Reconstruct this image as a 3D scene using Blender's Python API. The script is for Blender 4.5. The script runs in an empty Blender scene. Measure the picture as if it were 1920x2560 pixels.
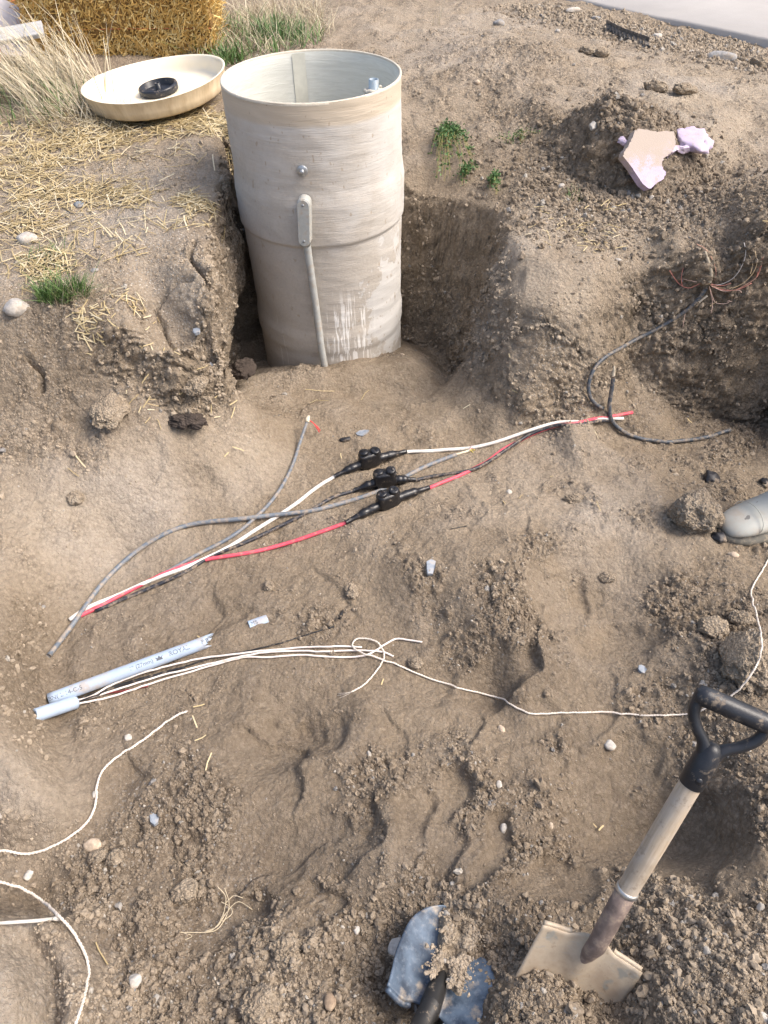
import bpy, bmesh, math, random
import numpy as np
from mathutils import Vector, Matrix
from mathutils.geometry import delaunay_2d_cdt

random.seed(7)
rng = np.random.default_rng(11)
sc = bpy.context.scene
COL = sc.collection

# ------------------------------------------------------------------ camera, sky, sun, exposure
CAM_Z = 1.67
PITCH = math.radians(45.0)
F = 1600.0 / 1659.0                     # focal length in frame widths
cam_d = bpy.data.cameras.new('camera')
cam_d.sensor_fit = 'HORIZONTAL'
cam_d.sensor_width = 36.0
cam_d.lens = 36.0 * F
cam_d.clip_start = 0.02
cam_d.clip_end = 400.0
cam = bpy.data.objects.new('camera', cam_d)
COL.objects.link(cam)
cam.location = (0, 0, CAM_Z)
cam.rotation_euler = (math.pi / 2 - PITCH, 0, 0)
sc.camera = cam

SUN_AZ = math.radians(98)               # clockwise from +Y, to the right
SUN_EL = math.radians(52)
w = bpy.data.worlds.new('World')
sc.world = w
w.use_nodes = True
nt = w.node_tree
nt.nodes.clear()
sky = nt.nodes.new('ShaderNodeTexSky')
sky.sky_type = 'NISHITA'
sky.sun_disc = False
sky.sun_elevation = SUN_EL
sky.sun_rotation = SUN_AZ
sky.air_density = 1.0
sky.dust_density = 6.0
sky.ozone_density = 1.0
bg = nt.nodes.new('ShaderNodeBackground')
bg.inputs['Strength'].default_value = 0.15
out = nt.nodes.new('ShaderNodeOutputWorld')
nt.links.new(sky.outputs[0], bg.inputs[0])
nt.links.new(bg.outputs[0], out.inputs[0])
sun_d = bpy.data.lights.new('sun', 'SUN')
sun_d.energy = 1.15
sun_d.angle = math.radians(24)
sun_d.color = (1.0, 0.97, 0.92)
sun = bpy.data.objects.new('sun', sun_d)
COL.objects.link(sun)
sdir = Vector((math.sin(SUN_AZ) * math.cos(SUN_EL), math.cos(SUN_AZ) * math.cos(SUN_EL), math.sin(SUN_EL)))
sun.rotation_euler = sdir.to_track_quat('Z', 'Y').to_euler()
sc.view_settings.view_transform = 'Standard'
sc.view_settings.look = 'None'
sc.view_settings.gamma = 1.0
sc.view_settings.use_curve_mapping = False
sc.view_settings.exposure = 0.95
sc.cycles.denoising_prefilter = 'NONE'
sc.cycles.max_bounces = 5
sc.cycles.diffuse_bounces = 3
sc.cycles.glossy_bounces = 2

# ------------------------------------------------------------------ view geometry helpers
SP, CP = math.sin(PITCH), math.cos(PITCH)
FP = 1600.0


def ray(px, py):
    u = (px - 829.5) / FP
    v = (1106.0 - py) / FP
    return np.array((u, CP + SP * v, -SP + CP * v))


def P(px, py, z):
    d = ray(px, py)
    t = (z - CAM_Z) / d[2]
    return (d[0] * t, d[1] * t, z)


# ------------------------------------------------------------------ noise
_prm = np.random.default_rng(3).permutation(256).astype(np.int32)
_prm = np.concatenate([_prm, _prm, _prm])
_ga = np.random.default_rng(4).uniform(0, 2 * np.pi, 256)
_gx, _gy = np.cos(_ga).astype(np.float32), np.sin(_ga).astype(np.float32)
_g3 = np.random.default_rng(5).normal(size=(256, 3))
_g3 = (_g3 / np.linalg.norm(_g3, axis=1)[:, None]).astype(np.float32)
_jit = np.random.default_rng(6).uniform(0.08, 0.92, (256, 2)).astype(np.float32)


def perlin(x, y, s=0):
    x = np.asarray(x, np.float32); y = np.asarray(y, np.float32)
    fx, fy = np.floor(x), np.floor(y)
    ix, iy = (fx.astype(np.int32) + s * 17) & 255, (fy.astype(np.int32) + s * 31) & 255
    x, y = x - fx, y - fy
    u, v = x * x * x * (x * (x * 6 - 15) + 10), y * y * y * (y * (y * 6 - 15) + 10)
    a, b = _prm[ix], _prm[ix + 1]
    def g(h, dx, dy):
        return _gx[h] * dx + _gy[h] * dy
    n00, n10 = g(_prm[a + iy], x, y), g(_prm[b + iy], x - 1, y)
    n01, n11 = g(_prm[a + iy + 1], x, y - 1), g(_prm[b + iy + 1], x - 1, y - 1)
    m0 = n00 + u * (n10 - n00); m1 = n01 + u * (n11 - n01)
    return (m0 + v * (m1 - m0)) * 1.5


def perlin3(x, y, z, s=0):
    fx, fy, fz = np.floor(x), np.floor(y), np.floor(z)
    ix, iy, iz = (fx.astype(np.int32) + s * 13) & 255, fy.astype(np.int32) & 255, fz.astype(np.int32) & 255
    x, y, z = (x - fx).astype(np.float32), (y - fy).astype(np.float32), (z - fz).astype(np.float32)
    u, v, w_ = [t * t * t * (t * (t * 6 - 15) + 10) for t in (x, y, z)]
    r = 0
    for cx in (0, 1):
        pa = _prm[ix + cx]
        wx = u if cx else 1 - u
        for cy in (0, 1):
            pb = _prm[pa + iy + cy]
            wy = v if cy else 1 - v
            for cz in (0, 1):
                g = _g3[_prm[pb + iz + cz]]
                wz = w_ if cz else 1 - w_
                r = r + wx * wy * wz * (g[:, 0] * (x - cx) + g[:, 1] * (y - cy) + g[:, 2] * (z - cz))
    return r * 1.5


def fbm(x, y, sc_, octv=4, s=0, gain=0.5):
    r, a, f = 0, 1.0, 1.0 / sc_
    for i in range(octv):
        r = r + a * perlin(x * f, y * f, s + i)
        a *= gain; f *= 2.03
    return r


def worley(x, y, cell, s=0):
    x = np.asarray(x, np.float32) / cell; y = np.asarray(y, np.float32) / cell
    fx, fy = np.floor(x), np.floor(y)
    ix, iy = fx.astype(np.int32), fy.astype(np.int32)
    x, y = x - fx, y - fy
    d1 = np.full(x.shape, 9, np.float32); d2 = d1.copy(); cid = np.zeros(x.shape, np.int32)
    for cx in (-1, 0, 1):
        pa = _prm[(ix + cx + s * 19) & 255]
        for cy in (-1, 0, 1):
            h = _prm[pa + ((iy + cy) & 255)]
            j = _jit[h]
            d = (cx + j[..., 0] - x) ** 2 + (cy + j[..., 1] - y) ** 2
            m = d < d1
            d2 = np.where(m, d1, np.minimum(d2, d)); cid = np.where(m, h, cid); d1 = np.where(m, d, d1)
    return np.sqrt(d1), np.sqrt(d2), cid


def sstep(a, b, x):
    t = np.clip((x - a) / (b - a), 0, 1)
    return t * t * (3 - 2 * t)


# ------------------------------------------------------------------ the dug terrain: break lines and spot heights
def pl(*pts):
    return [P(*p) if len(p) == 3 else p[1:] for p in pts]

W_ = 'w'
LINES = [
    # left bank, wall beside the tank: crest and foot
    pl((W_, -.60, 2.95, .63), (W_, -.57, 2.80, .60), (W_, -.575, 2.62, .57), (W_, -.57, 2.45, .57), (470, 575, .555), (456, 640, .54), (458, 668, .52),
       (420, 690, .50), (355, 728, .47), (265, 695, .50), (180, 678, .50), (100, 668, .50), (0, 655, .50), (W_, -1.75, 2.06, .50), (W_, -2.6, 2.0, .5)),
    pl((W_, -.52, 2.98, -.10), (W_, -.525, 2.80, -.16), (W_, -.53, 2.62, -.16), (W_, -.53, 2.45, -.16), (W_, -.52, 2.25, -.10), (W_, -.50, 2.08, .08), (W_, -.51, 2.0, .26),
       (400, 800, .31), (300, 800, .35), (150, 800, .36), (0, 790, .37), (W_, -1.7, 1.95, .37), (W_, -2.6, 1.9, .37)),
    # slope below the left bank
    pl((500, 832, .19), (430, 880, .22), (300, 900, .24), (150, 900, .25), (0, 900, .26), (W_, -1.7, 1.8, .26), (W_, -2.6, 1.8, .26)),
    pl((540, 872, .15), (587, 907, .11), (575, 960, .08), (450, 985, .13), (300, 1000, .16), (150, 1000, .18), (0, 1000, .2), (W_, -1.7, 1.65, .2)),
    pl((W_, -.47, 2.20, .0), (565, 845, .03), (600, 875, .02), (632, 915, .03), (640, 985, .02)),
    # pit edge behind and right of the tank
    pl((W_, -.02, 3.12, .50), (885, 425, .46), (960, 440, .46), (1040, 455, .47), (1088, 478, .49), (1068, 560, .42), (1042, 650, .30), (1020, 735, .16), (985, 800, .05)),
    pl((W_, -.04, 3.03, -.1), (W_, .08, 2.93, -.15), (W_, .19, 2.87, -.17), (W_, .26, 2.77, -.17), (W_, .285, 2.64, -.16), (W_, .275, 2.53, -.13), (W_, .25, 2.43, -.07)),
    # lobe on the right: crest, middle of the face, foot
    pl((1088, 478, .49), (1130, 540, .50), (1210, 570, .50), (1290, 580, .48), (1380, 572, .46), (1440, 572, .475), (1490, 560, .50), (1540, 560, .52), (1600, 565, .52), (1659, 565, .53), (W_, 1.7, 2.2, .5), (W_, 2.6, 2.2, .5)),
    pl((1068, 560, .42), (1110, 650, .40), (1190, 672, .40), (1280, 680, .375), (1390, 672, .325), (W_, 1.02, 2.345, .30), (W_, 1.15, 2.325, .30), (W_, 1.3, 2.305, .30), (W_, 1.7, 2.26, .30)),
    pl((1042, 650, .30), (1090, 780, .235), (1190, 800, .22), (1280, 815, .17), (1340, 815, .12), (W_, .89, 2.30, .11), (W_, .99, 2.295, .03), (W_, 1.12, 2.285, -.05), (W_, 1.3, 2.27, -.10), (W_, 1.7, 2.22, -.10), (W_, 2.6, 2.1, -.06)),
    pl((985, 800, .05), (1050, 858, .08), (1140, 880, .12), (1230, 892, .10), (1310, 900, .05), (1400, 900, .02)),
    # floor in front of the tank
    pl((W_, -.45, 2.42, -.04), (600, 805, .02), (700, 792, .045), (800, 790, .04), (880, 778, .05), (960, 805, .0)),
    pl((640, 860, .0), (750, 850, -.015), (850, 850, -.02), (940, 850, -.01)),
    pl((700, 905, .03), (800, 905, .02), (900, 895, .015), (990, 890, .02)),
    # cable bed
    pl((130, 1370, -.03), (200, 1320, -.03), (330, 1250, -.02), (450, 1205, -.015), (600, 1150, -.01), (740, 1080, .0), (880, 1010, .005), (1000, 985, .0), (1150, 940, .01), (1320, 925, .0), (1500, 955, -.03), (1659, 960, -.06)),
    pl((0, 1100, .15), (130, 1100, .12), (270, 1110, .07), (400, 1080, .05), (560, 1040, .04)),
    pl((0, 1230, .13), (60, 1260, .09), (130, 1260, .03), (260, 1180, .0)),
    pl((0, 1380, .14), (55, 1400, .06), (80, 1430, .0)),
    # left wall of the trench by the conduit
    pl((0, 1480, .17), (45, 1500, .10), (70, 1560, .06), (50, 1600, .11), (0, 1620, .17)),
    pl((110, 1480, -.02), (95, 1545, .005), (140, 1570, .0), (260, 1540, -.01)),
    pl((40, 1630, .13), (80, 1690, .11), (110, 1750, .08), (60, 1790, .06), (0, 1800, .08)),
    pl((140, 1640, .02), (170, 1720, .02), (190, 1790, .01), (90, 1850, .0), (0, 1870, .01)),
    # hard block bottom left
    pl((0, 1945, .20), (38, 1968, .20), (72, 2030, .20), (108, 2100, .195), (128, 2160, .19), (112, 2230, .19), (90, 2300, .19)), pl((-60, 2000, .24), (20, 2080, .23), (50, 2180, .23), (40, 2280, .23)),
    pl((0, 1925, .02), (60, 1955, .01), (100, 2020, .01), (135, 2100, .01), (152, 2165, .02), (135, 2240, .03), (120, 2310, .05)),
    pl((300, 1330, -.02), (420, 1330, -.03), (520, 1290, -.015), (640, 1240, .0)),
    pl((330, 1480, -.02), (480, 1440, -.01), (640, 1430, .0), (750, 1440, .0)),
    # ridge right of the middle
    pl((700, 1230, .0), (790, 1240, .01), (830, 1170, .02), (930, 1130, .03), (1050, 1090, .03), (1200, 1050, .03), (1350, 1010, .02)),
    pl((880, 1225, .06), (960, 1240, .075), (1040, 1200, .10), (1120, 1172, .095), (1240, 1165, .075), (1340, 1150, .05)),
    pl((940, 1340, .0), (1030, 1330, .06), (1100, 1290, .085), (1150, 1330, .03), (1230, 1270, -.01), (1350, 1260, -.005), (1480, 1250, .05)),
    pl((880, 1390, -.02), (960, 1400, -.01), (1060, 1385, .035), (1110, 1400, .065), (1160, 1420, .03), (1240, 1410, -.015), (1330, 1390, -.03), (1420, 1400, .01), (1500, 1360, .06), (1560, 1300, .05), (1659, 1280, .06)),
    pl((930, 1480, -.03), (1070, 1490, -.05), (1140, 1465, .025), (1200, 1530, .0), (1330, 1500, .0), (1460, 1470, .03), (1560, 1430, .07), (1659, 1430, .10)),
    pl((400, 1600, .0), (520, 1560, .0), (640, 1590, -.035), (700, 1640, .03), (800, 1610, .025), (900, 1600, .0), (1050, 1600, .0), (1200, 1620, .0), (1350, 1620, -.01), (1480, 1620, .02)),
    pl((300, 1720, .015), (420, 1720, .03), (560, 1740, .02), (680, 1760, .03), (760, 1825, .05), (860, 1840, .085), (980, 1830, .055), (1060, 1740, .02), (1170, 1760, .03), (1280, 1740, -.02), (1400, 1730, -.04), (1520, 1720, .03)),
    pl((250, 1850, .02), (400, 1880, .0), (560, 1880, -.01), (700, 1900, .02), (800, 1930, .05), (900, 1930, .06), (1000, 1900, .07), (1100, 1870, .06), (1200, 1850, .01), (1320, 1840, -.04), (1450, 1840, -.05), (1540, 1820, .02)),
    pl((200, 1960, .02), (330, 1970, .04), (430, 1990, -.01), (540, 1990, -.015), (640, 1970, .04), (740, 1970, .03), (820, 2010, .03), (900, 2000, .05)),
    pl((1560, 1700, .10), (1590, 1780, .12), (1570, 1870, .10), (1500, 1920, .11), (1420, 1930, .12), (1330, 1940, .09), (1230, 1920, .07)),
    pl((1659, 1600, .13), (1659, 1760, .17), (1640, 1900, .19), (1560, 1980, .19), (1450, 2010, .18)),
    pl((1659, 2050, .24), (1540, 2090, .23), (1420, 2120, .20), (1390, 2200, .20), (1500, 2240, .25), (1659, 2260, .28)),
    pl((1120, 1985, .10), (1110, 2060, .08), (1130, 2085, .11), (1180, 2085, .115), (1240, 2110, .105), (1295, 2170, .09), (1330, 2195, .10), (1345, 2230, .12)), pl((1100, 2120, .13), (1180, 2140, .15), (1240, 2180, .15), (1290, 2230, .15), (1180, 2230, .18), (1080, 2210, .15), (1060, 2290, .17), (1300, 2300, .18)), pl((1395, 2080, .16), (1370, 2150, .14)),
    pl((830, 2060, .03), (820, 2130, .02), (860, 2180, .01), (930, 2210, .01), (1000, 2190, .03)),
    pl((250, 2080, .03), (400, 2080, .03), (560, 2060, .04), (700, 2080, .06), (790, 2180, .07), (700, 2260, .08), (500, 2250, .07), (300, 2250, .06)),
    # plateau on the left and behind
    pl((420, 480, .585), (300, 545, .55), (100, 550, .535), (0, 560, .53), (W_, -1.8, 2.3, .54), (W_, -2.6, 2.3, .55)),
    pl((500, 380, .635), (400, 400, .615), (200, 400, .59), (0, 400, .58), (W_, -2.1, 2.9, .6), (W_, -2.6, 2.9, .6)),
    pl((460, 270, .65), (300, 265, .635), (100, 260, .63), (0, 250, .63), (W_, -2.6, 3.5, .64)),
    pl((640, 70, .68), (480, 90, .67), (300, 110, .66), (100, 110, .66), (0, 100, .66), (W_, -2.6, 4.5, .67)),
    pl((W_, -.45, 3.22, .63), (W_, -.2, 3.28, .62), (W_, .05, 3.3, .58), (960, 330, .56), (1060, 350, .565), (1150, 300, .60)),
    pl((900, 150, .69), (980, 160, .71), (1050, 110, .745), (1150, 105, .755), (1240, 130, .72), (1290, 180, .68)),
    pl((890, 240, .63), (1000, 260, .62), (1080, 230, .65), (1130, 190, .69)),
    pl((900, 60, .68), (1050, 60, .68), (1200, 60, .68), (1300, 85, .67), (1420, 130, .66), (1540, 180, .645), (1659, 230, .63)),
    # dark spoil pile
    pl((1215, 265, .67), (1260, 225, .76), (1310, 205, .81), (1370, 215, .80), (1440, 240, .74), (1510, 290, .65)),
    pl((1230, 330, .61), (1290, 300, .70), (1350, 290, .73), (1420, 300, .71), (1500, 330, .62), (1600, 350, .55)),
    pl((1180, 350, .57), (1270, 410, .53), (1340, 430, .52), (1440, 430, .52), (1540, 400, .53), (1659, 360, .56), (W_, 2.6, 3.0, .56)),
    # top of the lobe
    pl((1130, 440, .525), (1200, 430, .545), (1300, 470, .535), (1400, 490, .525), (1480, 480, .53)),
    pl((1550, 440, .58), (1610, 410, .63), (1659, 400, .66), (W_, 1.9, 2.75, .68), (W_, 2.6, 2.7, .68)),
    pl((1470, 530, .54), (1530, 505, .60), (1600, 500, .62), (1659, 495, .63), (W_, 1.9, 2.45, .63)),
    [(-2.6, 6.6, .70), (-1.0, 6.6, .70), (.2, 6.6, .68), (1.2, 6.6, .66), (2.6, 6.6, .66)],
    [(2.6, 1.4, .0), (2.6, .6, .15), (2.6, -.6, .3), (1.2, -.6, .25), (.5, -.3, .16), (0, -.6, .12), (-.6, -.3, .16), (-1.3, -.6, .25), (-2.6, -.6, .4), (-2.6, .6, .4), (-2.6, 1.3, .3)],
    [(-1.5, .3, .3), (-1.5, .9, .28), (-1.5, 1.4, .24)], [(1.5, .5, .22), (1.5, 1.0, .12), (1.45, 1.5, .02)],
]
GX0, GX1, GY0, GY1, GR = -2.6, 2.6, -0.6, 6.6, 0.0125


def build_tin():
    co, zz, ed = [], [], []
    for line in LINES:
        prev = None
        for i, p in enumerate(line):
            seq = [p]
            if i:
                q = line[i - 1]
                n = max(1, int(math.hypot(p[0] - q[0], p[1] - q[1]) / 0.07))
                seq = [tuple(q[k] + (p[k] - q[k]) * (j / n) for k in range(3)) for j in range(1, n + 1)]
            for s_ in seq:
                co.append(Vector((s_[0], s_[1]))); zz.append(s_[2])
                if prev is not None:
                    ed.append((prev, len(co) - 1))
                prev = len(co) - 1
    vo, eo, fo, ov, oe, of = delaunay_2d_cdt(co, ed, [], 0, 1e-4)
    zo = [sum(zz[k] for k in o) / len(o) if o else None for o in ov]
    # crossing break lines make new vertices: take the nearest given height
    cx = np.array([(c.x, c.y) for c in co]); cz = np.array(zz)
    for i, z in enumerate(zo):
        if z is None:
            d = np.hypot(cx[:, 0] - vo[i].x, cx[:, 1] - vo[i].y)
            k = np.argsort(d)[:2]
            zo[i] = float(np.average(cz[k], weights=1 / (d[k] + 1e-4)))
    nx, ny = int((GX1 - GX0) / GR) + 1, int((GY1 - GY0) / GR) + 1
    H = np.full((ny, nx), np.nan, np.float32)
    for f in fo:
        a, b, c = [vo[k] for k in f]
        za, zb, zc = [zo[k] for k in f]
        det = (b.y - c.y) * (a.x - c.x) + (c.x - b.x) * (a.y - c.y)
        if abs(det) < 1e-9:
            continue
        i0 = max(0, int((min(a.x, b.x, c.x) - GX0) / GR)); i1 = min(nx - 1, int((max(a.x, b.x, c.x) - GX0) / GR) + 1)
        j0 = max(0, int((min(a.y, b.y, c.y) - GY0) / GR)); j1 = min(ny - 1, int((max(a.y, b.y, c.y) - GY0) / GR) + 1)
        X, Y = np.meshgrid(GX0 + np.arange(i0, i1 + 1) * GR, GY0 + np.arange(j0, j1 + 1) * GR)
        l1 = ((b.y - c.y) * (X - c.x) + (c.x - b.x) * (Y - c.y)) / det
        l2 = ((c.y - a.y) * (X - c.x) + (a.x - c.x) * (Y - c.y)) / det
        l3 = 1 - l1 - l2
        m = (l1 >= -1e-4) & (l2 >= -1e-4) & (l3 >= -1e-4)
        sub = H[j0:j1 + 1, i0:i1 + 1]
        sub[m] = (l1 * za + l2 * zb + l3 * zc)[m]
    for _ in range(60):
        bad = np.isnan(H)
        if not bad.any():
            break
        Hp = np.pad(H, 1, mode='edge')
        st = np.stack([Hp[:-2, 1:-1], Hp[2:, 1:-1], Hp[1:-1, :-2], Hp[1:-1, 2:]])
        cnt = (~np.isnan(st)).sum(0)
        avg = np.nansum(st, 0) / np.maximum(cnt, 1)
        fill = bad & (cnt > 0)
        H[fill] = avg[fill]
    H[np.isnan(H)] = .5
    return H


def blur(A, n):
    for _ in range(n):
        p = np.pad(A, 1, mode='edge')
        A = (p[:-2, 1:-1] + p[2:, 1:-1] + p[1:-1, :-2] + p[1:-1, 2:] + 2 * A) / 6
    return A


H0 = blur(build_tin(), 5)
_gy_, _gx_ = np.gradient(H0, GR)
SLOPE = blur(np.hypot(_gx_, _gy_), 4)
# broad blur difference: negative in hollows, positive on crests
CREST = H0 - blur(H0, 60)


def bil(A, x, y):
    fx = np.clip((np.asarray(x) - GX0) / GR, 0, A.shape[1] - 1.001); fy = np.clip((np.asarray(y) - GY0) / GR, 0, A.shape[0] - 1.001)
    i, j = fx.astype(int), fy.astype(int)
    fx, fy = fx - i, fy - j
    return (A[j, i] * (1 - fx) + A[j, i + 1] * fx) * (1 - fy) + (A[j + 1, i] * (1 - fx) + A[j + 1, i + 1] * fx) * fy


def cast(hfun, px, py, lift=0.0, t0=0.7, t1=9.0):
    d = ray(px, py)
    n = 1400
    t = np.linspace(t0, t1, n)
    x, y, z = d[0] * t, d[1] * t, CAM_Z + d[2] * t
    below = z <= hfun(x, y) + lift
    k = int(np.argmax(below))
    if not below.any():
        return np.array(P(px, py, .6))
    a, b = t[max(k - 1, 0)], t[k]
    for _ in range(8):
        m = .5 * (a + b)
        q = d * m
        if CAM_Z + q[2] <= float(hfun(np.array([q[0]]), np.array([q[1]]))[0]) + lift:
            b = m
        else:
            a = m
    return np.array((d[0] * b, d[1] * b, CAM_Z + d[2] * b))


def G0(px, py):
    return cast(lambda x, y: bil(H0, x, y), px, py)


# soil character by region: (px, py, radius m, value)
def blobs(lst):
    r = []
    for px, py, rad, val in lst:
        q = G0(px, py)
        r.append((q[0], q[1], rad, val))
    return r


CRUMB_B = blobs([(1600, 1750, .14, 1), (1520, 2000, .2, 1), (1600, 2150, .2, 1), (1300, 2200, .15, 1), (1100, 2180, .15, 1), (600, 2120, .25, .9), (300, 2130, .2, .8), (500, 1980, .14, 1),
    (420, 1760, .14, .9), (780, 1720, .15, .6), (1080, 1350, .14, 1), (1000, 1420, .12, .8), (1500, 1330, .16, .9), (1580, 1450, .14, 1), (1480, 1560, .12, .7), (1320, 300, .33, 1), (1450, 360, .25, .7),
    (1620, 430, .3, 1), (1580, 570, .2, 1), (1620, 950, .2, .8), (1500, 1000, .12, .6), (150, 780, .22, .6), (100, 950, .2, .5), (1130, 260, .25, .5), (1100, 130, .4, .6), (1250, 780, .12, .7), (1170, 1620, .14, .5),
    (950, 1700, .15, .5), (880, 2000, .15, .8), (1180, 1940, .15, .8), (280, 1850, .12, .5), (1200, 1220, .12, .5), (700, 1330, .1, .5), (900, 1300, .1, .6), (1250, 880, .1, .5), (150, 1180, .25, .3), (1250, 1080, .2, .3)])
SMOOTH_B = blobs([(800, 860, .16, 1), (900, 830, .12, 1), (700, 940, .14, .7), (430, 1350, .14, .7), (560, 1620, .12, .9), (880, 1490, .13, .9), (1400, 1830, .11, 1), (1490, 1830, .08, 1), (1330, 1420, .13, .8), (1240, 1330, .1, .8),
    (960, 1500, .1, .6), (600, 1460, .1, .6), (1010, 1160, .12, .5), (850, 1290, .09, .7), (600, 1830, .15, .7), (900, 1790, .08, .6), (1100, 1560, .14, .5), (1330, 1640, .12, .6), (950, 650, .3, .4), (1350, 1220, .12, .6), (250, 1660, .08, .7), (60, 1650, .1, .7), (45, 2100, .1, .9), (50, 2010, .06, .8), (60, 2190, .08, .9), (1150, 620, .16, .9), (1220, 570, .14, .7), (1120, 520, .1, .8), (1250, 680, .16, .8), (1160, 740, .14, .8), (500, 1080, .3, .4), (250, 1200, .3, .5), (1150, 1000, .3, .4)])
PALE_B = blobs([(150, 1120, .3, .9), (60, 1000, .2, .6), (300, 1060, .22, .8), (520, 980, .16, .8), (250, 450, .6, .8), (380, 600, .3, .7), (200, 330, .5, .6), (1250, 470, .3, .8), (1400, 480, .3, .5), (1000, 120, .6, .7), (1550, 210, .7, .9), (1300, 120, .6, .6),
    (1100, 1060, .22, .6), (1280, 1100, .22, .7), (1250, 950, .2, .5), (1120, 700, .12, .5), (40, 1700, .12, .7), (40, 2100, .12, 1.2), (60, 2000, .07, 1.1), (60, 2190, .1, 1.2), (950, 260, .3, .5), (1150, 600, .18, .9), (1240, 640, .16, .8), (1130, 520, .14, .9), (600, 2130, .14, .4), (1550, 2050, .2, .4), (1250, 2160, .12, .2), (920, 1960, .1, .3), (1000, 60, .8, .7), (1500, 1420, .1, .4), (600, 800, .2, .3)])
MOIST_B = blobs([(1320, 280, .34, 1), (1430, 350, .25, .8), (1600, 780, .3, .7), (960, 660, .25, .2), (520, 740, .15, .8), (420, 1340, .25, .55), (250, 1400, .2, .5), (600, 1640, .3, .55), (420, 1780, .25, .7), (520, 1960, .22, .8), (300, 1700, .18, .5),
    (1080, 1400, .18, .7), (1500, 1360, .18, .6), (1400, 1840, .15, .4), (1060, 1480, .12, .6), (1200, 1860, .2, .5), (200, 2020, .2, .6), (1620, 950, .2, .7), (1640, 430, .3, .7), (150, 860, .25, .5), (700, 1780, .25, .5), (850, 2000, .25, .5), (1580, 1780, .2, .5), (1300, 1700, .25, .4), (800, 1400, .2, .4), (150, 1500, .15, .5)])
GRIT_B = blobs([(200, 450, .5, 1), (350, 560, .35, 1), (100, 560, .3, 1), (1280, 480, .22, 1), (1200, 830, .12, 1), (1250, 900, .08, .8), (1420, 470, .3, .7), (400, 2180, .3, .6), (1000, 60, .8, .4), (330, 1720, .1, .8), (280, 1820, .1, .8)])


def bl(B, x, y):
    r = np.zeros(np.shape(x), np.float32)
    for bx, by, rad, val in B:
        d2 = ((x - bx) ** 2 + (y - by) ** 2) / (rad * rad)
        r = np.maximum(r, val * np.exp(-d2 * 1.1))
    return r


def dents():
    L = []
    # scooped marks and boot prints: px, py, half length, half width, angle, depth
    for px, py, a, b, ang, dep in [(560, 1625, .16, .075, 25, .028), (880, 1490, .15, .07, 20, .022), (1060, 1480, .12, .06, 30, .03), (1330, 1420, .14, .07, 40, .022), (620, 1840, .2, .07, 20, .02), (1440, 1830, .13, .09, 15, .03),
                                   (880, 1800, .11, .04, 75, .025), (430, 1350, .16, .06, 20, .02), (1010, 1165, .12, .05, 10, .015), (840, 860, .2, .07, 5, .02), (480, 1990, .1, .06, 20, .03), (1230, 1330, .12, .05, 55, .02),
                                   (650, 1960, .08, .05, 0, .02), (260, 1690, .08, .05, 60, .02), (1200, 1900, .1, .05, 20, .02), (690, 1600, .1, .05, 30, .02), (1150, 1560, .12, .05, 10, .016), (1340, 1650, .11, .06, 20, .018), (720, 960, .1, .06, 10, .012),
                                   (1230, 1220, .09, .04, 20, .012), (960, 1720, .09, .045, 50, .018), (1060, 1830, .1, .03, 70, .022), (300, 990, .07, .05, 30, .012), (420, 1040, .08, .05, 0, .012), (1110, 620, .07, .05, 70, .02), (1320, 720, .1, .06, 0, .02)]:
        q = G0(px, py)
        L.append((q[0], q[1], a, b, math.radians(ang), dep))
    return L


DENTS = dents()
# cracks on the left bank
CRACKS = [[G0(*p)[:2] for p in c] for c in [
    [(425, 535), (418, 560), (432, 580), (438, 600), (440, 625)], [(362, 610), (352, 640), (342, 665), (352, 700), (357, 730)], [(352, 640), (385, 610), (410, 600)],
    [(485, 395), (478, 430), (492, 460), (495, 490)], [(60, 760), (90, 800), (85, 840)]]]


# sharp spade cuts and boot edges in the floor; the soil stands higher on the right of the stroke
CUTS = [([G0(*p)[:2] for p in c], d) for c, d in [
    ([(545, 1583), (610, 1592), (648, 1618), (636, 1695)], .020), ([(825, 1750), (806, 1835), (780, 1856)], .024), ([(690, 1850), (650, 1875), (550, 1915)], .012), ([(1160, 1410), (1152, 1469), (1110, 1500)], .024), ([(1490, 1335), (1425, 1377)], .016),
    ([(1072, 1245), (1066, 1300)], .014), ([(1030, 1575), (1028, 1640)], .016), ([(1000, 1790), (980, 1882)], .020), ([(1555, 1725), (1582, 1776), (1552, 1890)], .030), ([(700, 1240), (730, 1262), (755, 1300)], .010), ([(480, 1300), (470, 1345), (440, 1370)], .012),
    ([(1140, 1130), (1128, 1180)], .010), ([(860, 1560), (900, 1590), (890, 1650)], .010), ([(300, 1640), (330, 1690), (300, 1730)], .012), ([(600, 1500), (640, 1530)], .008), ([(1320, 1480), (1340, 1530), (1310, 1570)], .010), ([(1000, 1060), (1040, 1085), (1030, 1120)], .008)]]


def seg_dist(x, y, a, b):
    ax, ay = a; bx, by = b
    dx, dy = bx - ax, by - ay
    t = np.clip(((x - ax) * dx + (y - ay) * dy) / (dx * dx + dy * dy + 1e-12), 0, 1)
    return np.hypot(x - ax - t * dx, y - ay - t * dy)


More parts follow.
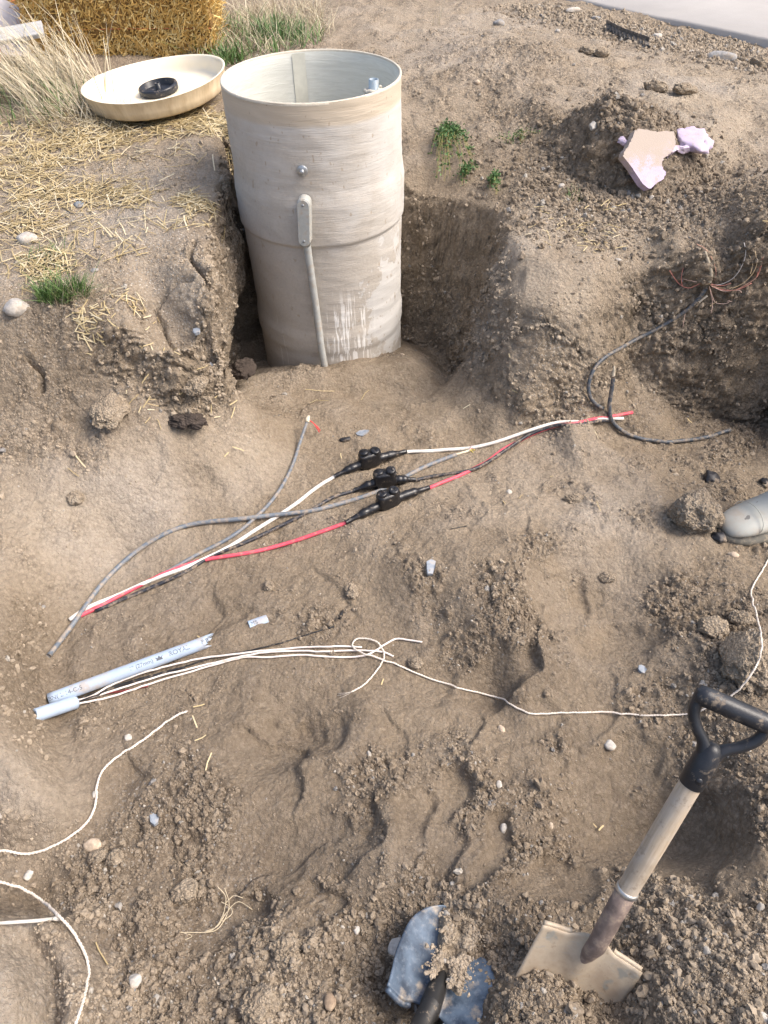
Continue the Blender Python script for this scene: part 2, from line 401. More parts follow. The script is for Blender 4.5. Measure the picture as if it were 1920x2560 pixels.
def soil(x, y, attrs=False):
    x = np.asarray(x, np.float32); y = np.asarray(y, np.float32)
    near = np.exp(-np.maximum(0, np.hypot(x, y - 2) - 6) * .3)
    h = bil(H0, x, y).astype(np.float32)
    steep = sstep(.7, 2.2, bil(SLOPE, x, y))
    wx = x + .035 * perlin(x * 9, y * 9, 40); wy = y + .035 * perlin(x * 9, y * 9, 41)
    smooth = bl(SMOOTH_B, wx, wy)
    edge = 1 + .35 * perlin(x * 14, y * 14, 42) + .22 * perlin(x * 38, y * 38, 43)
    for cx, cy, a, b, ang, dep in DENTS:
        u = (wx - cx) * math.cos(ang) + (wy - cy) * math.sin(ang)
        v = -(wx - cx) * math.sin(ang) + (wy - cy) * math.cos(ang)
        r2 = (u / a) ** 2 + (v / b) ** 2
        r2 = r2 * edge
        m = np.clip(1 - r2, 0, 1)
        h = h - dep * .85 * np.minimum(1, m * (1.0 + 1.0 * sstep(-.4, .9, u / a))) * (.6 + .4 * u / a) + .15 * dep * np.exp(-((np.sqrt(r2) - 1.2) / .25) ** 2)
        smooth = np.maximum(smooth, sstep(0, .5, m) * .8)
    crumb = np.clip(bl(CRUMB_B, wx, wy) * 1.05 + .62 * fbm(x, y, .14, 4, 20) + .07 - .85 * smooth, 0, 1)
    big = fbm(x, y, .45, 2, 1); mid = fbm(x, y, .13, 3, 5)
    flat_ = 1 - .85 * steep
    h = h + near * flat_ * (.012 * big + .011 * mid * (1 - .75 * smooth))
    d1, d2, cid = worley(wx, wy, .06, 1)
    e1, e2, cid2 = worley(x + .006 * mid, y, .026, 2)
    f1, f2, cid3 = worley(x, y + .004 * mid, .012, 3)
    vis = (cid % 97) / 97.0
    h = h + near * flat_ * sstep(.05, .75, crumb) * (.024 * np.clip(.62 - d1, -.1, .6) * (vis > .45) + .027 * np.clip(.5 - e1, -.12, .5) * (.15 + 1.1 * ((cid2 % 31) / 31.)) + .012 * np.clip(.5 - f1, -.1, .5) * (.4 + 1.1 * ((cid3 % 13) / 13.)))
    rough = .5 + .6 * crumb - .25 * smooth
    h = h + near * flat_ * rough * (.0045 * fbm(x, y, .022, 2, 9) + .0030 * (.5 - f1))
    for c, dep in CUTS:
        dm = np.full(x.shape, 9., np.float32); sd = np.zeros(x.shape, np.float32)
        for a, b in zip(c[:-1], c[1:]):
            d_ = seg_dist(wx, wy, a, b)
            cr_ = (b[0] - a[0]) * (wy - a[1]) - (b[1] - a[1]) * (wx - a[0])
            m_ = d_ < dm
            dm = np.where(m_, d_, dm); sd = np.where(m_, np.sign(cr_), sd)
        up_ = sstep(-.005, .005, dm * sd)
        dep = dep * .62
        h = h + dep * (up_ * np.exp(-dm / .055) - .5 * (1 - up_) * np.exp(-dm / .05)) * (dm < .3)
    ck = np.full(x.shape, 9., np.float32)
    for c in CRACKS:
        for a, b in zip(c[:-1], c[1:]):
            ck = np.minimum(ck, seg_dist(wx, wy, a, b))
    h = h - .05 * np.exp(-(ck / .007) ** 2)
    if not attrs:
        return h
    pale = np.clip(bl(PALE_B, wx, wy) + .25 * mid + .15 * big - .4 * smooth * 0, 0, 1)
    moist = np.clip(bl(MOIST_B, wx, wy) + .25 * mid - .08 + .26 * sstep(1.75, 1.0, y) + .20 * sstep(.85, .45, y) + .30 * crumb, 0, 1) * (1 - .75 * pale)
    grit = np.clip(bl(GRIT_B, wx, wy) + .2 * mid, 0, 1)
    return h, crumb, smooth, pale, moist, grit, steep, mid


# ------------------------------------------------------------------ materials
MATS = {}


def new_mat(name):
    m = bpy.data.materials.new(name)
    m.use_nodes = True
    n = m.node_tree.nodes
    b = n['Principled BSDF']
    return m, n, m.node_tree.links, b


def nd(n, t, **kw):
    x = n.new(t)
    for k, v in kw.items():
        setattr(x, k, v)
    return x


def mixc(n, l, fac, a, b):
    x = nd(n, 'ShaderNodeMix', data_type='RGBA')
    for sock, val in ((0, fac), (6, a), (7, b)):
        if isinstance(val, bpy.types.NodeSocket):
            l.new(val, x.inputs[sock])
        else:
            x.inputs[sock].default_value = (*val, 1) if isinstance(val, tuple) and len(val) == 3 else val
    return x.outputs[2]


def noise(n, l, scale, detail=4, rough=.55, vec=None, dist=0):
    x = nd(n, 'ShaderNodeTexNoise')
    x.inputs['Scale'].default_value = scale
    x.inputs['Detail'].default_value = detail
    x.inputs['Roughness'].default_value = rough
    x.inputs['Distortion'].default_value = dist
    if vec is not None:
        l.new(vec, x.inputs['Vector'])
    return x.outputs[0]


def ramp(n, l, src, a, b, lo=0., hi=1.):
    x = nd(n, 'ShaderNodeMapRange')
    x.inputs[1].default_value = a; x.inputs[2].default_value = b
    x.inputs[3].default_value = lo; x.inputs[4].default_value = hi
    l.new(src, x.inputs[0])
    return x.outputs[0]


def mth(n, l, op, a, b=None):
    x = nd(n, 'ShaderNodeMath', operation=op)
    for i, v in enumerate((a, b)):
        if v is None:
            continue
        if isinstance(v, bpy.types.NodeSocket):
            l.new(v, x.inputs[i])
        else:
            x.inputs[i].default_value = v
    return x.outputs[0]


def coord(n, l, kind='Object', scale=None):
    c = nd(n, 'ShaderNodeTexCoord').outputs[kind]
    if scale:
        m = nd(n, 'ShaderNodeMapping')
        m.inputs['Scale'].default_value = scale
        l.new(c, m.inputs['Vector'])
        return m.outputs[0]
    return c


def bump(n, l, b, h, strength=.4, dist=.004):
    x = nd(n, 'ShaderNodeBump')
    x.inputs['Strength'].default_value = strength
    x.inputs['Distance'].default_value = dist
    l.new(h, x.inputs['Height'])
    l.new(x.outputs[0], b.inputs['Normal'])


DUST = (.40, .315, .225)


def simple(name, col, rough=.6, var=.15, vscale=40, dust=0., dscale=60, metal=0., bmp=0., bscale=300, spec=.4, dust_col=DUST, stretch=None):
    if name in MATS:
        return MATS[name]
    m, n, l, b = new_mat(name)
    vec = coord(n, l, 'Object', stretch)
    nz = noise(n, l, vscale, 4, .6, vec)
    dk = tuple(c * (1 - var) for c in col); lt = tuple(min(1, c * (1 + var)) for c in col)
    c = mixc(n, l, ramp(n, l, nz, .3, .7), dk, lt)
    if dust:
        dn = noise(n, l, dscale, 6, .7, vec)
        fac = ramp(n, l, dn, .62 - dust * .4, .72 - dust * .2, 0, min(1, .5 + dust * .5))
        c = mixc(n, l, fac, c, dust_col)
        l.new(ramp(n, l, dn, .62 - dust * .4, .72 - dust * .2, rough, .9), b.inputs['Roughness'])
    else:
        b.inputs['Roughness'].default_value = rough
    l.new(c, b.inputs['Base Color'])
    b.inputs['Metallic'].default_value = metal
    b.inputs['Specular IOR Level'].default_value = spec
    if bmp:
        bump(n, l, b, noise(n, l, bscale, 5, .6, vec), bmp, .003)
    MATS[name] = m
    return m


S_DRY, S_MID, S_WET = (.465, .39, .30), (.295, .234, .166), (.155, .120, .087)
S_GREY = (.42, .37, .315)


def soil_material():
    m, n, l, b = new_mat('soil')
    at = lambda nm: nd(n, 'ShaderNodeAttribute', attribute_name=nm).outputs['Fac']
    vec = coord(n, l, 'Object')
    n1 = noise(n, l, 7, 6, .6, vec); n2 = noise(n, l, 60, 5, .65, vec); n3 = noise(n, l, 420, 3, .7, vec)
    n4 = noise(n, l, 2.2, 3, .5, vec)
    c = mixc(n, l, ramp(n, l, n1, .35, .68), S_MID, tuple(a * .86 for a in S_MID))
    c = mixc(n, l, mth(n, l, 'MULTIPLY', at('pale'), .85), c, S_DRY)
    c = mixc(n, l, mth(n, l, 'MULTIPLY', mth(n, l, 'MULTIPLY', at('pale'), ramp(n, l, n4, .42, .6)), .7), c, S_GREY)
    c = mixc(n, l, mth(n, l, 'MULTIPLY', at('moist'), .8), c, S_WET)
    c = mixc(n, l, ramp(n, l, n2, .5, .75, 0, .30), c, S_DRY)
    c = mixc(n, l, ramp(n, l, n2, .5, .28, 0, .35), c, S_WET)
    c = mixc(n, l, ramp(n, l, n3, .55, .75, 0, .45), c, (.52, .43, .33))
    c = mixc(n, l, ramp(n, l, n3, .45, .28, 0, .45), c, (.12, .088, .06))
    v2 = nd(n, 'ShaderNodeTexVoronoi'); v2.inputs['Scale'].default_value = 105; l.new(vec, v2.inputs['Vector'])
    v3 = nd(n, 'ShaderNodeTexVoronoi'); v3.inputs['Scale'].default_value = 46; l.new(vec, v3.inputs['Vector'])
    s2 = nd(n, 'ShaderNodeSeparateColor'); l.new(v2.outputs['Color'], s2.inputs[0])
    s3 = nd(n, 'ShaderNodeSeparateColor'); l.new(v3.outputs['Color'], s3.inputs[0])
    ck_ = ramp(n, l, at('crumb'), 0, .8, .30, 1)
    c0_ = c
    c = mixc(n, l, ramp(n, l, s2.outputs[0], .5, 1, 0, .36), c, (.50, .425, .33))
    c = mixc(n, l, ramp(n, l, s2.outputs[0], .5, 0, 0, .50), c, (.125, .095, .068))
    c = mixc(n, l, ramp(n, l, s3.outputs[0], .75, 1, 0, .25), c, (.46, .38, .29))
    c = mixc(n, l, ramp(n, l, s3.outputs[0], .3, 0, 0, .3), c, (.13, .10, .07))
    c = mixc(n, l, ramp(n, l, v2.outputs['Distance'], .42, .75, 0, .45), c, (.10, .075, .055))  # gaps between grains darkened, crevice shade put into the colour
    c = mixc(n, l, ck_, c0_, c)
    # grains of grit
    vo = nd(n, 'ShaderNodeTexVoronoi'); vo.inputs['Scale'].default_value = 130; l.new(vec, vo.inputs['Vector'])
    gm = mth(n, l, 'MULTIPLY', mth(n, l, 'LESS_THAN', vo.outputs['Distance'], .33), at('grit'))
    hsv = nd(n, 'ShaderNodeSeparateColor'); l.new(vo.outputs['Color'], hsv.inputs[0])
    gcol = mixc(n, l, hsv.outputs[0], (.2, .19, .18), (.62, .57, .50))
    c = mixc(n, l, mth(n, l, 'MULTIPLY', gm, ramp(n, l, hsv.outputs[1], .35, .55)), c, gcol)
    l.new(c, b.inputs['Base Color'])
    b.inputs['Roughness'].default_value = .95
    b.inputs['Specular IOR Level'].default_value = .15
    gr = mth(n, l, 'ADD', mth(n, l, 'MULTIPLY', v2.outputs['Distance'], -.45), mth(n, l, 'MULTIPLY', mth(n, l, 'MULTIPLY', v3.outputs['Distance'], -.8), ramp(n, l, n1, .38, .62)))
    h = mth(n, l, 'ADD', gr, mth(n, l, 'ADD', mth(n, l, 'MULTIPLY', n2, .6), mth(n, l, 'MULTIPLY', n3, .5)))
    bump(n, l, b, h, 1.0, .010)
    return m


def crumb_material(name='soil_crumb', lump=False):
    m, n, l, b = new_mat(name)
    vec = coord(n, l, 'Object')
    if lump:
        tone = None
        n2 = noise(n, l, 35, 5, .65, vec); n3 = noise(n, l, 240, 3, .7, vec)
        c = mixc(n, l, ramp(n, l, n2, .3, .7), tuple(a * .95 for a in S_MID), tuple(a * .95 for a in S_DRY))
        c = mixc(n, l, ramp(n, l, n3, .48, .3, 0, .6), c, S_WET)
        c = mixc(n, l, ramp(n, l, n3, .55, .75, 0, .5), c, (.52, .43, .33))
        v2 = nd(n, 'ShaderNodeTexVoronoi'); v2.inputs['Scale'].default_value = 140; l.new(vec, v2.inputs['Vector'])
        c = mixc(n, l, ramp(n, l, v2.outputs['Distance'], .35, .65, 0, .3), c, S_WET)
        bump(n, l, b, mth(n, l, 'ADD', mth(n, l, 'ADD', n2, mth(n, l, 'MULTIPLY', n3, .5)), mth(n, l, 'MULTIPLY', v2.outputs['Distance'], -.7)), 1.0, .010)
    else:
        tone = nd(n, 'ShaderNodeAttribute', attribute_name='tone', attribute_type='INSTANCER').outputs['Fac']
        rnd = nd(n, 'ShaderNodeObjectInfo').outputs['Random']
        c = mixc(n, l, tone, tuple(a * .85 for a in S_WET), tuple(a * .92 for a in S_DRY))
        n3 = noise(n, l, 2.5, 3, .6, vec)
        c = mixc(n, l, ramp(n, l, n3, .35, .7, 0, .4), c, (.5, .42, .32))
        c = mixc(n, l, ramp(n, l, rnd, 0, 1, 0, .3), c, S_MID)
        stone = mth(n, l, 'GREATER_THAN', rnd, .965)
        c = mixc(n, l, stone, c, mixc(n, l, ramp(n, l, rnd, .965, 1), (.22, .21, .20), (.43, .39, .33)))
    l.new(c, b.inputs['Base Color'])
    b.inputs['Roughness'].default_value = .95
    b.inputs['Specular IOR Level'].default_value = .15
    return m


M_SOIL = soil_material()
M_CRUMB = crumb_material()
M_CLOD = crumb_material('soil_clod', True)


# ------------------------------------------------------------------ object helpers
def mesh_np(name, V, Fq, mat, smooth=True, attrs=None):
    me = bpy.data.meshes.new(name)
    V = np.asarray(V, np.float32)
    Fq = np.asarray(Fq, np.int32)
    k = Fq.shape[1]
    me.vertices.add(len(V)); me.vertices.foreach_set('co', V.ravel())
    me.loops.add(Fq.size); me.loops.foreach_set('vertex_index', Fq.ravel())
    me.polygons.add(len(Fq)); me.polygons.foreach_set('loop_start', np.arange(0, Fq.size, k, dtype=np.int32))
    me.polygons.foreach_set('use_smooth', np.full(len(Fq), smooth))
    me.update(calc_edges=True)
    for nm, a in (attrs or {}).items():
        at = me.attributes.new(nm, 'FLOAT', 'POINT')
        at.data.foreach_set('value', np.asarray(a, np.float32))
    if mat:
        me.materials.append(mat)
    return me


def obj(name, me, parent=None):
    o = bpy.data.objects.new(name, me)
    COL.objects.link(o)
    if parent is not None:
        o.parent = parent
    return o


def tag(o, label=None, cat=None, group=None, kind=None):
    for k, v in (('label', label), ('category', cat), ('group', group), ('kind', kind)):
        if v:
            o[k] = v
    return o


def thing(name, label, cat, loc, group=None):
    o = bpy.data.objects.new(name, None)
    COL.objects.link(o)
    o.empty_display_size = .05
    o.location = Vector(loc)
    return tag(o, label, cat, group)


def part(name, me, th, label=None):
    """mesh built in world space, parented to a thing that stands at its base"""
    o = obj(name, me, th)
    p = th
    off = Vector((0, 0, 0))
    while p is not None:
        off += p.location
        p = p.parent
    o.location = -off
    if label:
        o['label'] = label
    return o


def bm_mesh(name, bm, mat, smooth=True):
    me = bpy.data.meshes.new(name)
    bm.normal_update()
    bm.to_mesh(me); bm.free()
    if mat:
        me.materials.append(mat)
    for p in me.polygons:
        p.use_smooth = smooth
    return me


def catmull(pts, n=8):
    pts = [np.array(p, float) for p in pts]
    if len(pts) < 3:
        return [pts[0] + (pts[-1] - pts[0]) * i / n for i in range(n + 1)]
    q = [2 * pts[0] - pts[1]] + pts + [2 * pts[-1] - pts[-2]]
    r = []
    for i in range(1, len(q) - 2):
        a, b, c, d = q[i - 1:i + 3]
        for k in range(n):
            t = k / n
            r.append(.5 * (2 * b + (c - a) * t + (2 * a - 5 * b + 4 * c - d) * t * t + (3 * b - a - 3 * c + d) * t ** 3))
    r.append(pts[-1])
    return r


def tube(path, r, sides=8, cap=True):
    """vertex and quad arrays of a swept tube; r may be a list"""
    path = np.array(path, float)
    n = len(path)
    rad = np.broadcast_to(np.asarray(r, float), (n,))
    T = np.gradient(path, axis=0)
    T /= np.linalg.norm(T, axis=1)[:, None] + 1e-12
    up = np.array((0, 0, 1.)) if abs(T[0][2]) < .9 else np.array((1., 0, 0))
    V = []
    N = np.cross(T[0], up); N /= np.linalg.norm(N)
    for i in range(n):
        N = N - T[i] * np.dot(N, T[i]); N /= np.linalg.norm(N) + 1e-12
        B = np.cross(T[i], N)
        for k in range(sides):
            a = 2 * math.pi * k / sides
            V.append(path[i] + rad[i] * (math.cos(a) * N + math.sin(a) * B))
    Fq = []
    for i in range(n - 1):
        for k in range(sides):
            k2 = (k + 1) % sides
            Fq.append((i * sides + k, i * sides + k2, (i + 1) * sides + k2, (i + 1) * sides + k))
    if cap:
        for base, i in ((0, 0), ((n - 1) * sides, n - 1)):
            V.append(path[i]); c = len(V) - 1
            for k in range(0, sides, 2):
                Fq.append((base + k, base + (k + 1) % sides, base + (k + 2) % sides, c))
    return V, Fq


def tubes_mesh(name, paths, mat, sides=8):
    V, Fq = [], []
    for path, r in paths:
        v, f = tube(path, r, sides)
        o = len(V)
        V += v; Fq += [tuple(i + o for i in q) for q in f]
    return mesh_np(name, V, Fq, mat)


def lathe(name, prof, mat, seg=48, center=(0, 0, 0), closed=False):
    V, Fq = [], []
    for r, z in prof:
        for k in range(seg):
            a = 2 * math.pi * k / seg
            V.append((center[0] + r * math.cos(a), center[1] + r * math.sin(a), center[2] + z))
    m = len(prof)
    for i in range(m - 1 + (1 if closed else 0)):
        j = (i + 1) % m
        for k in range(seg):
            k2 = (k + 1) % seg
            Fq.append((i * seg + k, i * seg + k2, j * seg + k2, j * seg + k))
    return mesh_np(name, V, Fq, mat)


# ------------------------------------------------------------------ ground mesh
def build_ground():
    def grow(a, b, s0, g):
        r = [a]; s = s0
        while r[-1] < b:
            r.append(r[-1] + s); s *= g
        return r
    ys = [-30, -12, -6, -3, -1.6, -.9, -.5, -.25, -.1] + list(np.arange(0, 3.45, .0043))
    ys += grow(ys[-1] + .005, 6.5, .0050, 1.0035)
    ys += grow(ys[-1] + .02, 80, .03, 1.14)
    ys = np.array(ys)
    core = np.linspace(-1, 1, 590)
    ext = np.array(grow(.004, 60, .008, 1.24))
    X, Y = [], []
    Wy = .41 * np.clip(ys, .1, 7) + .70
    for yv, wv in zip(ys, Wy):
        row = np.concatenate([-(wv + ext[::-1]), core * wv, wv + ext])
        X.append(row); Y.append(np.full(row.shape, yv))
    X, Y = np.array(X), np.array(Y)
    sh = X.shape
    sx_ = np.minimum(bil(blur(np.abs(_gx_), 14), X, Y), 6.); sy_ = np.minimum(bil(blur(np.abs(_gy_), 14), X, Y), 6.)
    X0, Y0 = X.copy(), Y.copy()
    j0, j1 = len(ext), sh[1] - len(ext)
    i0 = int(np.searchsorted(ys, .6)); i1 = int(np.searchsorted(ys, 5.2))
    for i in range(sh[0]):
        xs = X0[i, j0:j1]
        wgt = 1 + 1.1 * .5 * (sx_[i, j0:j1 - 1] + sx_[i, j0 + 1:j1])
        cum = np.concatenate([[0], np.cumsum(wgt * np.diff(xs))])
        X[i, j0:j1] = np.interp(np.linspace(0, cum[-1], len(xs)), cum, xs)
    for j in range(sh[1]):
        yv_ = Y0[i0:i1, j]
        wgt = 1 + 1.1 * .5 * (sy_[i0:i1 - 1, j] + sy_[i0 + 1:i1, j])
        cell = np.diff(yv_)
        cum = np.concatenate([[0], np.cumsum(wgt * cell)])
        idx_ = np.concatenate([[0], np.cumsum(np.ones(len(cell)))])
        dens = np.interp(idx_ / idx_[-1] * cum[-1], cum, yv_)
        # keep the perspective grading: equal steps of weight measured in original cells
        cumw = np.concatenate([[0], np.cumsum(wgt)])
        Y[i0:i1, j] = np.interp(np.linspace(0, cumw[-1], len(yv_)), cumw, yv_)
    X, Y = X.astype(np.float32), Y.astype(np.float32)
    x, y = X.ravel(), Y.ravel()
    h, crumb, smooth, pale, moist, grit, steep, mid = soil(x, y, True)
    Z = h.reshape(sh)
    # push steep faces in and out along their normal: lumps, ledges, undercuts
    dzdx = np.zeros(sh, np.float32); dzdy = np.zeros(sh, np.float32)
    dzdx[:, 1:-1] = (Z[:, 2:] - Z[:, :-2]) / (X[:, 2:] - X[:, :-2])
    dzdy[1:-1] = (Z[2:] - Z[:-2]) / (Y[2:] - Y[:-2])
    gx, gy = bil(_gx_, x, y), bil(_gy_, x, y)
    ln = np.sqrt(1 + gx * gx + gy * gy)
    nx, ny, nz = -gx / ln, -gy / ln, 1 / ln
    st = steep
    def rn(f, s, az=1.0):
        # rotated, warped noise so that no lattice shows on the faces
        q = .05 * perlin3(x * 7 + 3, y * 7, h * 7, s + 20)
        u_ = .62 * x + .55 * y + .56 * h * az + q; v_ = -.66 * x + .75 * y + .1 * h * az - q; w_ = -.42 * x - .36 * y + .83 * h * az + q
        return perlin3(u_ * f + 5.3 * s, v_ * f, w_ * f, s)
    a = .032 * rn(9, 1) + .030 * np.abs(rn(17, 2, 1.4)) + .013 * np.abs(rn(41, 6)) + .009 * rn(63, 3) + .008 * perlin3(x * 4, y * 4, h * 38 + .8 * rn(8, 9), 4) + .004 * rn(120, 5)
    fr = rn(10, 7, 1.3) * 3.2; fr2 = rn(19, 11, .8) * 3
    a = a * .8 + .012 * (fr - np.floor(fr) - .5) + .005 * (fr2 - np.floor(fr2) - .5)
    a = (a - .010) * st * (1 - .5 * smooth) * (.35 + .65 * sstep(.8, 1.5, y))
    x2, y2, z2 = x + nx * a, y + ny * a, h + nz * a
    # hollow washed out under the left bank beside the tank
    und = sstep(.30, .02, z2) * sstep(-.36, -.46, x) * sstep(-.9, -.62, x) * sstep(2.0, 2.2, y) * sstep(3.0, 2.85, y)
    x2 = x2 - .13 * und
    V = np.stack([x2, y2, z2], 1)
    global WALLV
    wsel = np.where((st > .45) & (x2 > -1.6) & (x2 < 1.7) & (y2 > .8) & (y2 < 3.6))[0]
    WALLV = (V[wsel], pale[wsel], moist[wsel])
    ny_, nx_ = sh
    idx = np.arange(ny_ * nx_, dtype=np.int32).reshape(sh)
    Fq = np.stack([idx[:-1, :-1].ravel(), idx[:-1, 1:].ravel(), idx[1:, 1:].ravel(), idx[1:, :-1].ravel()], 1)
    me = mesh_np('ground', V, Fq, M_SOIL, True, dict(pale=pale * (1 - .35 * st), moist=np.clip(moist * (1 - .3 * st), 0, 1), grit=grit, crumb=np.maximum(crumb * (1 - .6 * st), .2 * st)))
    o = obj('ground', me)
    o['kind'] = 'structure'
    return len(V)


build_ground()

# regular height raster of the same surface, for setting things down
RX0, RX1, RY0, RY1, RR = -2.2, 2.2, 0.0, 5.6, .006
_rx = np.arange(RX0, RX1, RR); _ry = np.arange(RY0, RY1, RR)
_RX, _RY = np.meshgrid(_rx, _ry)
_r = soil(_RX.ravel(), _RY.ravel(), True)
HR = _r[0].reshape(_RX.shape)
RA = {k: v.reshape(_RX.shape) for k, v in zip(('crumb', 'smooth', 'pale', 'moist', 'grit', 'steep'), _r[1:7])}


def rs(A, x, y):
    fx = np.clip((np.asarray(x) - RX0) / RR, 0, A.shape[1] - 1.001); fy = np.clip((np.asarray(y) - RY0) / RR, 0, A.shape[0] - 1.001)
    i, j = fx.astype(int), fy.astype(int)
    fx, fy = fx - i, fy - j
    return (A[j, i] * (1 - fx) + A[j, i + 1] * fx) * (1 - fy) + (A[j + 1, i] * (1 - fx) + A[j + 1, i + 1] * fx) * fy


def gz(x, y):
    return float(rs(HR, np.array([x]), np.array([y]))[0])


def G(px, py, lift=0.):
    return cast(lambda x, y: rs(HR, x, y), px, py, lift)


# ------------------------------------------------------------------ road slab at the top right
def build_road():
    a = np.array(P(1195, -4, .66)); b = np.array(P(1665, 106, .64))
    d = (b - a); d[2] = 0; d /= np.linalg.norm(d)
    nrm = np.array((-d[1], d[0], 0))
    if nrm[0] < 0:
        nrm = -nrm
    m, n, l, bs = new_mat('concrete_road')
    vec = coord(n, l)
    n1 = noise(n, l, 1.6, 5, .6, vec); n2 = noise(n, l, 90, 4, .7, vec)
    c = mixc(n, l, ramp(n, l, n1, .3, .7), (.38, .355, .33), (.46, .435, .405))
    c = mixc(n, l, ramp(n, l, n2, .55, .8, 0, .3), c, (.30, .28, .26))
    tr = noise(n, l, 1.0, 5, .6, coord(n, l, 'Object', (.4, 3, 1)))
    c = mixc(n, l, ramp(n, l, tr, .5, .7, 0, .6), c, (.46, .40, .33))
    l.new(c, bs.inputs['Base Color']); bs.inputs['Roughness'].default_value = .9
    bump(n, l, bs, n2, .3, .004)
    V, Fq = [], []
    ts = list(np.arange(-20, 12, .04)); K = 6
    for i, t in enumerate(ts):
        p = a + d * t
        e = .022 * float(perlin(np.array([t * 2.1]), np.array([.3]))[0]) + .010 * float(perlin(np.array([t * 9.]), np.array([.7]))[0])
        p = p + nrm * e
        top = .684
        for q, zz in ((p, .50), (p, top - .012), (p + nrm * .014, top), (p + nrm * 1.2, top + .012), (p + nrm * 5, top + .02), (p + nrm * 12, top)):
            V.append((q[0], q[1], zz))
        if i:
            for k in range(K - 1):
                Fq.append(((i - 1) * K + k, i * K + k, i * K + k + 1, (i - 1) * K + k + 1))
    o = obj('road', mesh_np('road', V, Fq, m))
    o['kind'] = 'structure'


build_road()

# ------------------------------------------------------------------ fibreglass tank
TX, TY, TR, TTOP = -.213, 2.80, .302, .954


def tank_rad(z):
    r = TR - .009 * sstep(.75, .0, z)
    r += .008 * sstep(.70, .62, z) * sstep(.488, .500, z)         # wound collar
    r += .006 * sstep(.16, .11, z) * sstep(.03, .07, z)
    return r


def tank_shell_mat():
    m, n, l, b = new_mat('wound_fibreglass')
    oc = coord(n, l)
    sep = nd(n, 'ShaderNodeSeparateXYZ'); l.new(oc, sep.inputs[0])
    z = sep.outputs[2]; x = sep.outputs[0]
    fib = noise(n, l, 1, 6, .65, coord(n, l, 'Object', (9, 9, 170)), 1.2)
    big = noise(n, l, 6, 4, .6, oc); fin = noise(n, l, 120, 4, .7, oc)
    c = mixc(n, l, ramp(n, l, fib, .3, .7), (.56, .54, .505), (.60, .58, .55))
    # tan raw band under the rim
    wob = mth(n, l, 'ADD', z, mth(n, l, 'MULTIPLY', mth(n, l, 'SUBTRACT', big, .5), .03))
    c = mixc(n, l, ramp(n, l, wob, .880, .892, 0, .75), c, mixc(n, l, fib, (.46, .37, .255), (.62, .52, .39)))
    # dried mud film, heavier low down; its colour also strengthens towards the left
    mz = mth(n, l, 'ADD', ramp(n, l, z, .30, .90, .85, .34), mth(n, l, 'MULTIPLY', x, -.7))
    mud = mth(n, l, 'ADD', mz, mth(n, l, 'MULTIPLY', mth(n, l, 'SUBTRACT', big, .5), 1.2))
    mud = mth(n, l, 'ADD', mud, mth(n, l, 'MULTIPLY', mth(n, l, 'SUBTRACT', fib, .5), .5))
    # washed patch low on the right
    sub = nd(n, 'ShaderNodeVectorMath', operation='DISTANCE'); l.new(coord(n, l, 'Object', (1, .0, .52)), sub.inputs[0]); sub.inputs[1].default_value = (.285, 0, .09)
    ptch = ramp(n, l, mth(n, l, 'ADD', sub.outputs['Value'], mth(n, l, 'MULTIPLY', mth(n, l, 'SUBTRACT', noise(n, l, 14, 5, .6, oc), .5), .30)), .09, .125, 1, 0)
    mud = mth(n, l, 'SUBTRACT', mud, mth(n, l, 'MULTIPLY', ptch, 1.3))
    mudf = ramp(n, l, mud, .18, .62, 0, .95)
    mudf = mth(n, l, 'MULTIPLY', mudf, ramp(n, l, z, .93, .86))
    mcol = mixc(n, l, ramp(n, l, fin, .35, .7), (.44, .395, .34), (.50, .455, .395))
    c = mixc(n, l, mudf, c, mcol)
    # pale runs where water washed the mud
    dr = noise(n, l, 1, 3, .6, coord(n, l, 'Object', (75, 75, 3.2)), .8)
    zone = mth(n, l, 'MULTIPLY', ramp(n, l, mth(n, l, 'ABSOLUTE', mth(n, l, 'SUBTRACT', x, .085)), .06, .11, 1, 0), mth(n, l, 'MULTIPLY', ramp(n, l, z, .33, .22), ramp(n, l, noise(n, l, 9, 2, .5, oc), .38, .5)))
    run = mth(n, l, 'MULTIPLY', ramp(n, l, dr, .54, .57), zone)
    c = mixc(n, l, mth(n, l, 'MULTIPLY', run, .95), c, (.80, .78, .74))
    dr2 = noise(n, l, 1, 2, .5, coord(n, l, 'Object', (28, 28, 1.1)), .4)
    run2 = mth(n, l, 'MULTIPLY', ramp(n, l, dr2, .695, .715), mth(n, l, 'MULTIPLY', ramp(n, l, z, .40, .3), mth(n, l, 'LESS_THAN', x, .03)))
    c = mixc(n, l, mth(n, l, 'MULTIPLY', run2, .5), c, (.66, .63, .58))
    # splashes
    spl = mth(n, l, 'MULTIPLY', ramp(n, l, noise(n, l, 55, 2, .5, coord(n, l, 'Object', (1, 1, .6))), .67, .71), .7)
    c = mixc(n, l, spl, c, (.38, .31, .235))
    l.new(c, b.inputs['Base Color'])
    b.inputs['Roughness'].default_value = .72
    b.inputs['Specular IOR Level'].default_value = .3
    hh = mth(n, l, 'ADD', mth(n, l, 'MULTIPLY', fib, .8), mth(n, l, 'MULTIPLY', mth(n, l, 'MULTIPLY', noise(n, l, 70, 5, .7, oc), mudf), .9))
    bump(n, l, b, hh, .42, .005)
    return m


